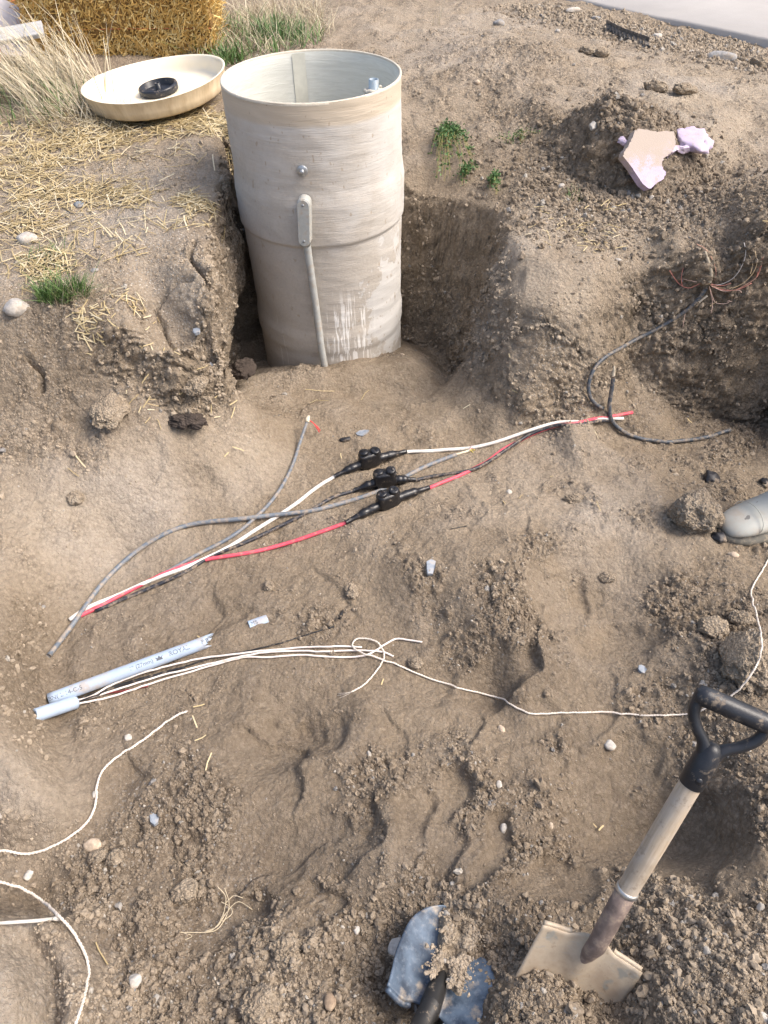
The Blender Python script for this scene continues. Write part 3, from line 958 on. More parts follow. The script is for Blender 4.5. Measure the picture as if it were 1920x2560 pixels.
def build_tank():
    t = thing('pump_tank', 'tall round fibreglass tank, open topped and mud streaked, standing in the dug pit', 'tank', (TX, TY, -.4))
    zs = np.linspace(TTOP, -.38, 230); seg = 200
    A, Z = np.meshgrid(np.linspace(0, 2 * np.pi, seg, endpoint=False), zs)
    R = tank_rad(Z)
    lx = np.cos(A); ly = np.sin(A)
    sp = Z + .02 * np.sin(A * 1.0 + 1)
    R = R + .0009 * perlin3((lx * 2.2).ravel(), (ly * 2.2).ravel(), (sp * 60).ravel(), 7).reshape(A.shape) + .0013 * perlin3((lx * 3 + sp * 4).ravel(), (ly * 3).ravel(), (sp * 26 + lx * 2).ravel(), 8).reshape(A.shape) + .0025 * perlin3((lx * 1.3).ravel(), (ly * 1.3).ravel(), (sp * 5).ravel(), 9).reshape(A.shape)
    V = np.stack([TX + R * lx, TY + R * ly, Z], -1).reshape(-1, 3)
    i = np.arange(len(zs) * seg).reshape(len(zs), seg)
    j = np.roll(i, -1, 1)
    Fq = np.stack([i[:-1].ravel(), i[1:].ravel(), j[1:].ravel(), j[:-1].ravel()], 1)
    me = mesh_np('shell', V - np.array((TX, TY, 0)), Fq, tank_shell_mat())
    o = obj('shell', me, t); o.location = (0, 0, .4)
    # inner wall and lip
    m, n, l, b = new_mat('tank_inside')
    oc = coord(n, l)
    fib = noise(n, l, 1, 6, .65, coord(n, l, 'Object', (8, 8, 90)), 1.6)
    c = mixc(n, l, ramp(n, l, fib, .3, .7), (.55, .55, .495), (.68, .685, .63))
    c = mixc(n, l, ramp(n, l, noise(n, l, 5, 3, .6, oc), .5, .75, 0, .4), c, (.58, .56, .49))
    l.new(c, b.inputs['Base Color']); b.inputs['Roughness'].default_value = .45
    bump(n, l, b, fib, .4, .004)
    zi = [TTOP - .004 - .02 * k for k in range(63)]
    prof = [(min(TR - .0070, float(tank_rad(np.array([z_]))[0]) - .012), z_) for z_ in zi] + [(0.001, zi[-1])]
    prof[0] = (TR - .0070, zi[0])
    o = obj('inner_wall', lathe('inner_wall', prof, m, 120), t); o.location = (0, 0, .4)
    lm = simple('tank_lip', (.55, .50, .41), .6, .12, 60, bmp=.3)
    o = obj('lip', lathe('lip', [(TR + .001, TTOP - .006), (TR + .0008, TTOP + .0005), (TR - .002, TTOP + .0022), (TR - .0055, TTOP + .002), (TR - .0072, TTOP), (TR - .0072, TTOP - .006)], lm, 160), t); o.location = (0, 0, .4)
    # seam strip inside the far wall
    sm = simple('seam_strip', (.60, .585, .50), .55, .1, 30)
    V, Fq = [], []
    a0 = math.radians(103.5); wd = .055
    for ii in range(30):
        z = TTOP - .006 - ii * .03
        for k in range(4):
            a = a0 + wd * (k - 1.5)
            rq = min(TR - .0092, float(tank_rad(np.array([z]))[0]) - .0142)
            V.append((rq * math.cos(a), rq * math.sin(a), z))
        if ii:
            for k in range(3):
                Fq.append(((ii - 1) * 4 + k, (ii - 1) * 4 + k + 1, ii * 4 + k + 1, ii * 4 + k))
    o = obj('seam_strip', mesh_np('seam_strip', V, Fq, sm), t); o.location = (0, 0, .4)
    t.rotation_euler = (math.radians(.6), math.radians(-1.3), 0)
    # front fittings, placed on the shell by angle
    M = Matrix.Translation((0, 0, 0))
    def on(ang, z, off):
        r = float(tank_rad(np.array([z]))[0]) + off
        return Vector((r * math.sin(ang), -r * math.cos(ang), z + .4))
    pvc = simple('grey_pvc', (.40, .41, .39), .5, .12, 40, dust=.30, dscale=45, bmp=.15)
    # bolt with washer
    ang = -.085
    steel = simple('galvanised_steel', (.42, .44, .46), .38, .2, 80, metal=.75, bmp=.1)
    w0 = obj('bolt', lathe('bolt', [(.0001, .004), (.017, .004), (.018, .003), (.018, -.004)], steel, 28), t)
    p = on(ang, .757, .004); w0.location = p; w0.rotation_euler = (math.radians(90), 0, -ang * -1)
    hd = obj('bolt_head', lathe('bolt_head', [(.0001, .012), (.007, .012), (.0085, .010), (.0085, .0)], steel, 6), w0)
    hd.location = (0, 0, .004)
    # conduit body: rounded long box with a screwed cover
    bm = bmesh.new()
    L_, Wd = .060, .0215
    ring = []
    for k in range(24):
        a = 2 * math.pi * k / 24
        ring.append((Wd * math.cos(a), (L_ if math.sin(a) >= 0 else -L_) + Wd * math.sin(a)))
    def stadium(zl, bm):
        rows = [[bm.verts.new((x * s, y * (1 - (1 - s) * .35), z)) for x, y in ring] for z, s in zl]
        for r0, r1 in zip(rows[:-1], rows[1:]):
            for k in range(24):
                bm.faces.new((r0[k], r0[(k + 1) % 24], r1[(k + 1) % 24], r1[k]))
        bm.faces.new(rows[-1])
    stadium([(-.012, 1.05), (.020, 1.03), (.024, .99), (.0245, .96)], bm)
    lb = obj('conduit_body', bm_mesh('conduit_body', bm, pvc, False), t)
    angb = -.10
    lb.location = on(angb, .600, .010)
    lb.rotation_euler = (math.radians(90), math.radians(4), angb)
    bm = bmesh.new()
    stadium([(.0246, .93), (.0275, .93), (.0285, .9)], bm)
    cv = obj('cover', bm_mesh('cover', bm, pvc, False), lb)
    for sy in (-1, 1):
        s_ = obj('screw', lathe('screw', [(.0001, .002), (.0035, .002), (.004, 0), (.004, -.002)], steel, 12), lb)
        s_.location = (0, sy * .062, .029)
    hub = obj('hub', lathe('hub', [(.016, -.085), (.0185, -.085), (.0185, -.045), (.016, -.04)], pvc, 24), lb)
    hub.rotation_euler = (math.radians(-90), 0, 0); hub.location = (0, 0, .006)
    # riser
    pp = [on(-.103, .535, .018), on(-.095, .42, .020), on(-.075, .25, .020), on(-.055, .10, .024), on(-.03, -.02, .030), on(-.02, -.12, .032)]
    rs_ = obj('conduit_riser', tubes_mesh('conduit_riser', [(catmull(pp, 8), .0135)], pvc, 16), t)
    return t


TANK = build_tank()

# discharge pipe and rope standing inside the tank
def build_lift_pipe():
    q = P(807, 178, .935)
    px_, py_ = q[0], q[1]
    t = thing('discharge_pipe', 'blue grey plastic pipe end standing inside the open tank', 'pipe', (px_, py_, -.3))
    bl_ = simple('blue_grey_pvc', (.27, .34, .40), .45, .12, 30, dust=.2)
    o = obj('pipe', lathe('pipe', [(.0, 0), (.0165, 0), (.0165, 1.245), (.0135, 1.245), (.0135, 1.10)], bl_, 24), t)
    rope = simple('pale_rope', (.58, .53, .44), .9, .25, 200, bmp=.6, bscale=400)
    pts = []
    for k in range(90):
        a = k * .42
        r = .0225 + .002 * math.sin(k * 1.7) + (.006 if k > 45 else 0)
        pts.append((px_ + r * math.cos(a), py_ + r * math.sin(a), .872 + .045 * abs(((k / 45.) % 2) - 1) + .004 * math.sin(k * 2.3)))
    th = thing('rope', 'pale rope knotted round the pipe end inside the tank', 'rope', (px_, py_, .86))
    part('coil', tubes_mesh('coil', [(pts, .0065)], rope, 7), th)
    hang = [(px_ - .02, py_ - .02, .875), (px_ - .035, py_ - .02, .84), (px_ - .04, py_ - .01, .7), (px_ - .04, py_, .3)]
    part('tail', tubes_mesh('tail', [(catmull(hang, 8), .006)], rope, 7), th)


build_lift_pipe()

# ------------------------------------------------------------------ lid with the black cap lying in it
def build_lid():
    c = np.array(P(336, 164, .752))
    cream = None
    m, n, l, b = new_mat('cream_gelcoat')
    oc = coord(n, l)
    n1 = noise(n, l, 5, 4, .6, oc); n2 = noise(n, l, 45, 4, .7, oc)
    c1 = mixc(n, l, ramp(n, l, n1, .3, .7), (.84, .74, .56), (.88, .80, .64))
    c1 = mixc(n, l, ramp(n, l, n2, .68, .76, 0, .6), c1, (.42, .33, .22))
    l.new(c1, b.inputs['Base Color']); b.inputs['Roughness'].default_value = .35
    mo, n, l, b = new_mat('cream_gelcoat_stained')
    oc = coord(n, l)
    st = noise(n, l, 1, 5, .65, coord(n, l, 'Object', (22, 22, 5)))
    c2 = mixc(n, l, ramp(n, l, st, .4, .72), (.74, .61, .42), (.50, .38, .23))
    l.new(c2, b.inputs['Base Color']); b.inputs['Roughness'].default_value = .55
    t = thing('tank_lid', 'round cream coloured lid lying upside down like a dish by the straw bale', 'lid', (c[0], c[1], c[2] - .085))
    R = .306
    prof_o = [(.001, .000), (.24, .002), (.280, .006), (.293, .016), (.298, .040), (R, .078), (R + .002, .081)]
    prof_i = [(R + .002, .081), (R - .004, .0825), (R - .010, .078), (.290, .042), (.285, .026), (.277, .018), (.262, .0145), (.22, .0135), (.001, .013)]
    def wob(me):
        for v in me.vertices:
            a = math.atan2(v.co.y, v.co.x); r = math.hypot(v.co.x, v.co.y)
            v.co.z += (r / .32) ** 2 * .006 * math.sin(2 * a + 1)
        return me
    obj('underside', wob(lathe('underside', prof_i, m, 96)), t)
    obj('skirt', wob(lathe('skirt', prof_o, mo, 96)), t)
    t.rotation_euler = (math.radians(1.5), math.radians(-6), 0)
    blk = simple('black_plastic', (.018, .020, .026), .32, .3, 30, dust=.12, dscale=30)
    q = np.array(P(344, 195, .69))
    k = thing('plastic_dish', 'black plastic ring cap with central stub lying in the cream lid', 'cap', (q[0], q[1], .686))
    obj('rim', lathe('rim', [(.0005, .004), (.066, .004), (.070, .007), (.072, .025), (.076, .028), (.083, .026), (.086, .020), (.085, .002), (.082, .0)], blk, 64), k)
    obj('stub', lathe('stub', [(.016, .004), (.0135, .008), (.0125, .034), (.0095, .034), (.0095, .010)], blk, 24), k)
    k.rotation_euler = (math.radians(4), math.radians(-7), 0)


build_lid()


# ------------------------------------------------------------------ straw
def straw_arrays(n, place, lmin, lmax, r0=.0016, r1=.0028):
    """place(i) -> (centre, direction, normal)"""
    V = np.zeros((n, 9, 3)); rnd = np.zeros((n, 9))
    for i in range(n):
        c, d, nn = place(i)
        ln = random.uniform(lmin, lmax) * (1 if random.random() < .8 else .5)
        if c[1] < 2.2 or c[0] > .3:
            ln *= .45
        r = random.uniform(r0, r1)
        d = d / (np.linalg.norm(d) + 1e-9)
        s = np.cross(d, nn); s /= np.linalg.norm(s) + 1e-9
        u = np.cross(s, d)
        bend = (random.uniform(-.05, .05) * s + random.uniform(-.03, .05) * u) * ln
        for k, (tt, bb) in enumerate(((-.5, 0), (random.uniform(-.2, .2), 1), (.5, 0))):
            p = c + d * tt * ln + bend * bb
            for j in range(3):
                a = j * 2.094 + .5
                V[i, k * 3 + j] = p + r * (math.cos(a) * s + .7 * math.sin(a) * u)
        rnd[i] = random.random()
    base = (np.arange(n) * 9)[:, None, None]
    q = np.array([(k * 3 + j, k * 3 + (j + 1) % 3, k * 3 + 3 + (j + 1) % 3, k * 3 + 3 + j) for k in (0, 1) for j in range(3)])
    return V.reshape(-1, 3), (base + q[None]).reshape(-1, 4), rnd.ravel()


def straw_mat(name, a, b_, c_):
    m, n, l, b = new_mat(name)
    r = nd(n, 'ShaderNodeAttribute', attribute_name='rnd').outputs['Fac']
    c = mixc(n, l, ramp(n, l, r, 0, .6), a, b_)
    c = mixc(n, l, ramp(n, l, r, .6, 1), c, c_)
    l.new(c, b.inputs['Base Color']); b.inputs['Roughness'].default_value = .5
    b.inputs['Specular IOR Level'].default_value = .35
    return m


M_STRAW = straw_mat('straw', (.46, .28, .08), (.66, .45, .15), (.78, .64, .32))
M_STRAW_OLD = straw_mat('weathered_straw', (.33, .25, .13), (.54, .43, .23), (.66, .58, .41))


def build_bale(cx, cy, z0, sx, sy, sz, rot, n, label):
    t = thing('straw_bale', label, 'straw bale', (cx, cy, z0))
    t.rotation_euler = (0, 0, rot)
    core = simple('bale_core', (.20, .115, .035), .9, .5, 60, bmp=.8, bscale=120)  # core coloured darker than the straw, painted shade between the stalks
    bm = bmesh.new()
    bmesh.ops.create_cube(bm, size=1)
    bmesh.ops.subdivide_edges(bm, edges=bm.edges[:], cuts=14, use_grid_fill=True)
    for v in bm.verts:
        x, y, z = v.co
        q = np.array([[x, y, z]])
        nz_ = float(perlin3(np.array([x * 5.]), np.array([y * 5.]), np.array([z * 5.]), 3)[0])
        k = 1 - .06 * (abs(x * 2) ** 6 * abs(z * 2) ** 6 + abs(y * 2) ** 6 * abs(z * 2) ** 6)
        v.co = Vector((x * sx * k, y * sy * k, (z + .5) * sz)) * (1 + .06 * nz_)
    obj('core', bm_mesh('core', bm, core, False), t)
    lx = np.array((1., 0, 0)); lz = np.array((0, 0, 1.)); ly = np.array((0, 1., 0))
    def place(i):
        f = random.choices((0, 1, 2, 3), (5, 1.5, 1.5, 2))[0]
        u, v = random.uniform(-.5, .5), random.uniform(0, 1)
        o = random.uniform(-.004, .012)
        if f == 0:
            c, nn, ta, tb = np.array((u * sx, -sy / 2 - o, v * sz)), -ly, lx, lz
        elif f in (1, 2):
            s = -1 if f == 1 else 1
            c, nn, ta, tb = np.array((s * (sx / 2 + o), u * sy, v * sz)), s * lx, ly, lz
        else:
            c, nn, ta, tb = np.array((u * sx, random.uniform(-.5, .5) * sy, sz + o)), lz, lx, ly
        a = random.gauss(1.1, .75)
        d = math.cos(a) * ta + math.sin(a) * tb + nn * random.gauss(0.10, .32)
        return c, d, nn
    V, Fq, r = straw_arrays(n, place, .03, .12, .0018, .0036)
    # stalks pulled loose from the faces and corners
    def loose(i):
        c, d, nn = place(i)
        d = d / np.linalg.norm(d) + nn * random.uniform(.2, 1.1) + lz * random.uniform(-.5, .1)
        return c + nn * random.uniform(0, .03), d, nn
    V2, F2, r2 = straw_arrays(n // 7, loose, .08, .24, .0014, .0028)
    Fq = np.concatenate([Fq, F2 + len(V)]); V = np.concatenate([V, V2]); r = np.concatenate([r, r2])
    r = np.clip(r + .35 * perlin3(V[:, 0] * 9, V[:, 1] * 9, V[:, 2] * 11, 2), 0, 1)
    s = obj('straw', mesh_np('bale_straw', V, Fq, M_STRAW, False, {'rnd': r}), t)
    s['kind'] = 'stuff'
    tw = simple('orange_twine', (.42, .14, .06), .8, .2, 40)
    for k, zz in enumerate((.30, .68)):
        h = sz * zz
        loop = [(-sx / 2 - .006, -sy / 2 - .004, h), (0, -sy / 2 - .010, h + .004), (sx / 2 + .006, -sy / 2 - .004, h), (sx / 2 + .006, sy / 2 + .006, h), (-sx / 2 - .006, sy / 2 + .006, h), (-sx / 2 - .006, -sy / 2 - .004, h)]
        V = []
        pts = []
        for a, b in zip(loop[:-1], loop[1:]):
            for q in range(12):
                pts.append(np.array(a) + (np.array(b) - np.array(a)) * q / 12)
        obj('twine', tubes_mesh('twine', [(pts, .002)], tw, 5), t)
    return t


build_bale(-1.33, 4.52, .645, .90, .46, .40, math.radians(3), 9000, 'large golden straw bale standing behind the cream lid')
build_bale(-2.28, 4.92, .655, .46, .80, .40, math.radians(-10), 4500, 'straw bale at the far left corner beside the grey boards')


def ground_straw():
    """scattered straw: (px, py, radius m, count, spread angle)"""
    spots = [(60, 320, .30, 700), (200, 300, .22, 420), (330, 275, .22, 420), (440, 260, .18, 380), (480, 300, .10, 160), (495, 330, .07, 90), (40, 400, .20, 320), (110, 420, .14, 160), (60, 480, .16, 260), (210, 420, .13, 200), (290, 425, .10, 120),
             (130, 340, .2, 260), (430, 445, .07, 130), (415, 430, .05, 60), (110, 570, .08, 110), (60, 565, .1, 90), (90, 600, .07, 70), (280, 640, .05, 50), (200, 700, .06, 70), (180, 690, .04, 30), (400, 480, .06, 25), (250, 500, .2, 60), (150, 500, .2, 60),
             (350, 350, .2, 40), (260, 540, .12, 30), (320, 870, .05, 12), (300, 720, .15, 18), (420, 800, .1, 10), (470, 880, .05, 6), (110, 1010, .1, 4), (500, 980, .15, 3),
             (1240, 500, .12, 50), (1290, 520, .10, 30), (1260, 450, .14, 18), (1330, 440, .08, 12), (1500, 760, .2, 8), (1200, 1050, .25, 6), (1180, 850, .2, 6), (1290, 1800, .02, 3), (900, 1000, .3, 6), (620, 1450, .3, 5), (830, 1470, .01, 2), (240, 2080, .02, 2), (300, 2230, .05, 2),
             (480, 1600, .2, 3), (1480, 910, .03, 2), (700, 850, .2, 6), (20, 180, .3, 250), (150, 240, .2, 150)]
    C_ = []; SHORT = {}
    for px, py, rad, cnt in spots:
        q = G(px, py)
        ang = random.uniform(0, 3.14)
        for _ in range(int(cnt * .7)):
            rr = rad * math.sqrt(random.random()) * random.uniform(.4, 1.15)
            a = random.uniform(0, 6.283)
            C_.append((q[0] + rr * math.cos(a) * 1.3, q[1] + rr * math.sin(a), random.gauss(ang, .9)))
    def place(i):
        x, y, a = C_[i]
        z = gz(x, y)
        e = .02
        s = np.array((-(gz(x + e, y) - gz(x - e, y)) / (2 * e), -(gz(x, y + e) - gz(x, y - e)) / (2 * e), 1.)); s /= np.linalg.norm(s)
        d = np.array((math.cos(a), math.sin(a), 0)); d = d - s * np.dot(d, s)
        d = d / np.linalg.norm(d) + s * random.gauss(0, .10)
        if i in SHORT:
            d = d * 1.0
        return np.array((x, y, z + random.uniform(.002, .012))), d, s
    V, Fq, r = straw_arrays(len(C_), place, .03, .115, .0012, .0023)
    o = obj('loose_straw', mesh_np('loose_straw', V, Fq, M_STRAW_OLD, False, {'rnd': r}))
    tag(o, 'loose golden straw scattered over the bare ground', 'straw', kind='stuff')


ground_straw()


# ------------------------------------------------------------------ grass and weeds
def blades(name, items, mat):
    """items: (base, tip, droop, width)"""
    V, Fq, r = [], [], []
    for b, tip, droop, wd in items:
        b = np.array(b); tip = np.array(tip)
        d = tip - b
        s = np.cross(d, (random.uniform(-.4, .4), random.uniform(-.4, .4), 1.)); s /= np.linalg.norm(s) + 1e-9
        rr = random.random(); o = len(V)
        for k in range(4):
            t = k / 3
            p = b + d * t + np.array((0, 0, droop * math.sin(t * 2.6)))
            ww = wd * (1 - t) ** .6 if k < 3 else 0.0002
            V += [p - s * ww, p + s * ww]; r += [rr, rr]
        for k in range(3):
            Fq.append((o + 2 * k, o + 2 * k + 1, o + 2 * k + 3, o + 2 * k + 2))
    return mesh_np(name, V, Fq, mat, False, {'rnd': r})


M_GREEN = straw_mat('green_blade', (.055, .115, .028), (.10, .19, .05), (.22, .28, .11))
M_DRYG = straw_mat('dry_blade', (.33, .27, .17), (.50, .43, .30), (.60, .54, .40))
M_LEAF = straw_mat('weed_leaf', (.045, .105, .03), (.075, .16, .05), (.15, .23, .08))


def grass_clump(name, px, py, rad, n, h, lean, mat, label, wd=.0018, cat='grass', lay=.5, ry=1.0, th=None):
    q = G(px, py)
    if th is None:
        th = thing(name, label, cat, q)
    it = []
    for _ in range(n):
        rr = rad * math.sqrt(random.random()); a = random.uniform(0, 6.283)
        x, y = q[0] + rr * math.cos(a), q[1] + rr * math.sin(a) * ry
        z = gz(x, y)
        hh = h * random.uniform(.5, 1.1)
        dx, dy = lean[0] * hh + random.gauss(0, lay) * hh, lean[1] * hh + random.gauss(0, lay) * hh
        it.append(((x, y, z - .004), (x + dx, y + dy, z + hh * random.uniform(.35, 1)), hh * .18, wd * random.uniform(.6, 1.3)))
    part('blades', blades('blades', it, mat), th)
    return th


g = grass_clump('dry_grass_clump', 150, 215, .20, 300, .34, (-.75, .25), M_DRYG, 'clump of tall dry grass leaning left beside the cream lid', .0022, lay=.4)
grass_clump('', 60, 235, .30, 160, .16, (-.2, 0), M_GREEN, '', .0018, th=g)
grass_clump('dry_grass_clump', 30, 190, .35, 380, .20, (-.4, .1), M_DRYG, 'low matted dry grass at the left edge below the grey boards', .0016, lay=.5)
grass_clump('dry_grass_clump', 170, 262, .24, 300, .12, (-.3, -.3), M_DRYG, 'flattened dry grass along the front of the cream lid', .0014, lay=.8, ry=.5)
g = grass_clump('grass_patch', 550, 90, .36, 520, .10, (0, 0), M_GREEN, 'mixed green and dry grass patch between the bale and the tank', .0022, lay=.8)
grass_clump('', 540, 70, .46, 1000, .12, (0, 0), M_DRYG, '', .0015, lay=.9, th=g)
g = grass_clump('grass_patch', 600, 75, .13, 260, .10, (0, 0), M_LEAF, 'dark green weedy clump right behind the tank rim', .0028, lay=.6)
grass_clump('', 605, 40, .25, 350, .12, (0, 0), M_DRYG, '', .0014, lay=.9, th=g)
grass_clump('grass_patch', 495, 130, .07, 120, .08, (0, 0), M_GREEN, 'small bright green tuft between lid and tank', .003, lay=.6)
g = grass_clump('grass_tuft', 135, 640, .085, 520, .075, (.3, -.25), M_GREEN, 'green grass tuft on the edge of the left bank', .0014, lay=.5, ry=.6)
grass_clump('', 170, 648, .08, 70, .09, (.6, -.4), M_DRYG, '', .0012, lay=.5, ry=.6, th=g)
grass_clump('grass_tuft', 110, 560, .10, 120, .045, (.2, -.2), M_GREEN, 'thin faded grass growing through straw on the left bank', .0011, lay=.7)
grass_clump('grass_tuft', 1240, 430, .03, 40, .04, (0, 0), M_GREEN, 'tiny grass sprout on top of the gravelly hump', .0012, lay=.6)
grass_clump('dry_stalk_clump', 945, 55, .03, 9, .22, (.1, 0), M_DRYG, 'few thin dry stalks on the bare ground behind the tank', .0012, lay=.3)


def weed(px, py, rad, nstem, ln, label, down=1.0, leaf=.0055):
    q = G(px, py)
    th = thing('weed', label, 'weed', q)
    stems, lv = [], []
    V, Fq, r = [], [], []
    for _ in range(nstem):
        a = random.uniform(0, 6.283)
        x, y = q[0] + rad * .5 * math.cos(a), q[1] + rad * .3 * math.sin(a)
        e = np.array((x + random.gauss(0, rad * .6), y - down * ln * random.uniform(.05, .5), 0.))
        z0 = gz(x, y); e[2] = gz(e[0], e[1]) + random.uniform(.01, .05)
        path = catmull([(x, y, z0), ((x + e[0]) / 2, (y + e[1]) / 2, max(z0, (z0 + e[2]) / 2) + .02), e], 6)
        stems.append((path, .0009))
        for k in range(22):
            p = np.array(random.choice(path)) + np.array([random.gauss(0, .006) for _ in range(3)]) + (0, 0, .006)
            d = np.array([random.gauss(0, 1), random.gauss(0, 1), random.gauss(0.3, .7)]); d /= np.linalg.norm(d)
            s = np.cross(d, [random.gauss(0, 1) for _ in range(3)]); s /= np.linalg.norm(s) + 1e-9
            L_ = leaf * 1.25 * random.uniform(.6, 1.4); o = len(V); rr = random.random()
            V += [p, p + d * L_ + s * L_ * .45, p + d * L_ * 2, p + d * L_ - s * L_ * .45]; r += [rr] * 4
            Fq.append((o, o + 1, o + 2, o + 3))
    part('stems', tubes_mesh('stems', stems, simple('weed_stem', (.30, .27, .10), .7), 4), th)
    part('leaves', mesh_np('leaves', V, Fq, M_LEAF, False, {'rnd': r}), th)


weed(968, 285, .06, 50, .62, 'green trailing weed on the bank right of the tank')
weed(1004, 372, .04, 10, .16, 'small wilted weed halfway down the pit wall')
weed(1063, 393, .02, 14, .25, 'small bright green weed at the pit edge')
weed(1110, 308, .06, 8, .05, 'low creeping weed sprig on the bare bank', leaf=.004)


# ------------------------------------------------------------------ cables
def lay(pts, r, n=6, sink=.25, smooth=2):
    """pixel path -> resting 3-D path"""
    pp = catmull([(p[0], p[1], (p[2] if len(p) > 2 else 0.)) for p in pts], n)
    q = [G(p[0], p[1], max(0, p[2]) + r * (1 - sink)) for p in pp]
    q = np.array(q)
    if r > .004:
        for _ in range(3):
            q[1:-1] = .25 * q[:-2] + .5 * q[1:-1] + .25 * q[2:]
        g_ = rs(HR, q[:, 0], q[:, 1])
        q[:, 2] = np.maximum(q[:, 2], g_ + r * .75)
        smooth = 6
    for _ in range(smooth):
        k = q.copy()
        k[1:-1, 2] = np.maximum(.25 * q[:-2, 2] + .5 * q[1:-1, 2] + .25 * q[2:, 2], q[1:-1, 2] - r * .35)
        q = k
    return q


def dusty(name, col, dust, rough=.45):
    return simple(name, col, rough, .12, 25, dust=dust, dscale=55, bmp=.12, bscale=200)


M_CW = dusty('white_cable', (.70, .665, .61), .22)
M_CR = dusty('red_cable', (.66, .085, .125), .28)
M_CB = dusty('black_cable', (.022, .024, .032), .36)
M_CG = dusty('grey_cable', (.13, .155, .185), .46)
M_TAPE = simple('black_tape', (.012, .012, .014), .28, .3, 30, dust=.06, bmp=.5, bscale=70, spec=.5)
M_WIRE = simple('white_wire', (.74, .66, .60), .4, .06, 40, dust=.12)


def splice(th, ends, mid_px, r_c):
    """taped splice: two tapered sleeves and a block with two capped lugs"""
    a, c, b = [np.array(G(p[0], p[1], .006)) for p in (ends[0], mid_px, ends[1])]
    a[2] += .002; b[2] += .002
    c = (a + b) / 2 * .35 + c * .65
    c[2] = max(c[2], (a[2] + b[2]) / 2) + .012
    d = b - a; L_ = np.linalg.norm(d); d /= L_
    path = catmull([a, a + (c - a) * .5 + (0, 0, .003), c, b + (c - b) * .5 + (0, 0, .003), b], 14)
    s = np.linspace(-1, 1, len(path))
    rr = []
    for t in s:
        u = abs(t)
        base = r_c * 1.25 if u > .80 else (.0140 if u < .60 else .0140 - (.0140 - r_c * 1.25) * sstep(.60, .80, u))
        rr.append(base * (1 + .06 * math.sin(t * 31 + c[0] * 50) + .05 * ((t * 9 + c[1] * 7) % 1)))
    me = tubes_mesh('sleeve', [(path, rr)], M_TAPE, 14)
    sl = part('splice', me, th)
    side = np.cross(d, (0, 0, 1.)); side /= np.linalg.norm(side)
    # block
    bm = bmesh.new()
    bmesh.ops.create_cube(bm, size=1)
    bmesh.ops.subdivide_edges(bm, edges=bm.edges[:], cuts=5, use_grid_fill=True)
    X, Y, Z = Vector(d), Vector(side), Vector(np.cross(side, d))
    for v in bm.verts:
        x, y, z = v.co * 2
        k = 1 - .10 * (x * x * y * y + y * y * z * z)
        nz_ = 1 + .07 * math.sin(x * 7 + z * 5 + y * 3)
        v.co = Vector(c) + X * (x * .037 * k * nz_) + Y * (y * .0205 * k * nz_) + Z * (z * .031 * k + .009)
    part('block', bm_mesh('block', bm, M_TAPE), sl)
    for sgn in (-1, 1):
        p0 = Vector(c) + X * (sgn * .0178) + Z * .012
        p1 = p0 + Z * (.034 + .004 * math.sin(c[0] * 90 + sgn)) + X * (sgn * .002) + Y * .004 * sgn
        pa = [p0 + (p1 - p0) * t for t in (0, .3, .6, .85, .95, 1.0, 1.0)]
        part('lug', tubes_mesh('lug', [([tuple(p) for p in pa], [.0172, .0174, .0168, .0168, .0160, .013, .003])], M_TAPE, 14), sl)


def cable_thing(name, label, cat, legs, mat, r, spl=None, group=None):
    q0 = lay(legs[0], r)
    th = thing(name, label, cat, q0[len(q0) // 2], group)
    for i, lg in enumerate(legs):
        part('conductor', tubes_mesh('conductor', [(lay(lg, r), r)], mat, 10), th)
    if spl:
        splice(th, spl[0], spl[1], r)
    return th


cable_thing('spliced_cable', 'white insulated cable joined by the topmost black taped splice', 'cable',
            [[(722, 1030), (680, 1056), (630, 1095), (560, 1140), (480, 1190), (400, 1226), (330, 1252), (250, 1288), (190, 1312), (150, 1339)],
             [(878, 976), (950, 973), (1030, 966), (1100, 946), (1180, 918), (1260, 908), (1346, 904)]], M_CW, .0060, (((722, 1030), (878, 976)), (797, 1003)))
cable_thing('spliced_cable', 'black cable joined by the middle black taped splice', 'cable',
            [[(765, 1060), (720, 1074), (680, 1097), (620, 1130), (540, 1168), (460, 1200), (400, 1236), (330, 1268), (270, 1293), (205, 1320)],
             [(895, 1038), (960, 1025), (1020, 1015, .004), (1060, 994, .008), (1110, 960, .008), (1160, 931, .008), (1230, 915, .006), (1320, 909)]], M_CB, .0060, (((765, 1060), (898, 1037)), (832, 1047)))
cable_thing('spliced_cable', 'red insulated cable joined by the lowest black taped splice', 'cable',
            [[(747, 1130), (690, 1150), (600, 1181), (520, 1197), (440, 1210), (380, 1228), (320, 1256), (260, 1286), (210, 1313), (168, 1332)],
             [(925, 1055), (1000, 1024), (1050, 999), (1085, 972), (1120, 954), (1165, 931), (1240, 913), (1300, 904), (1366, 891)]], M_CR, .0061, (((747, 1130), (927, 1054)), (838, 1090)))

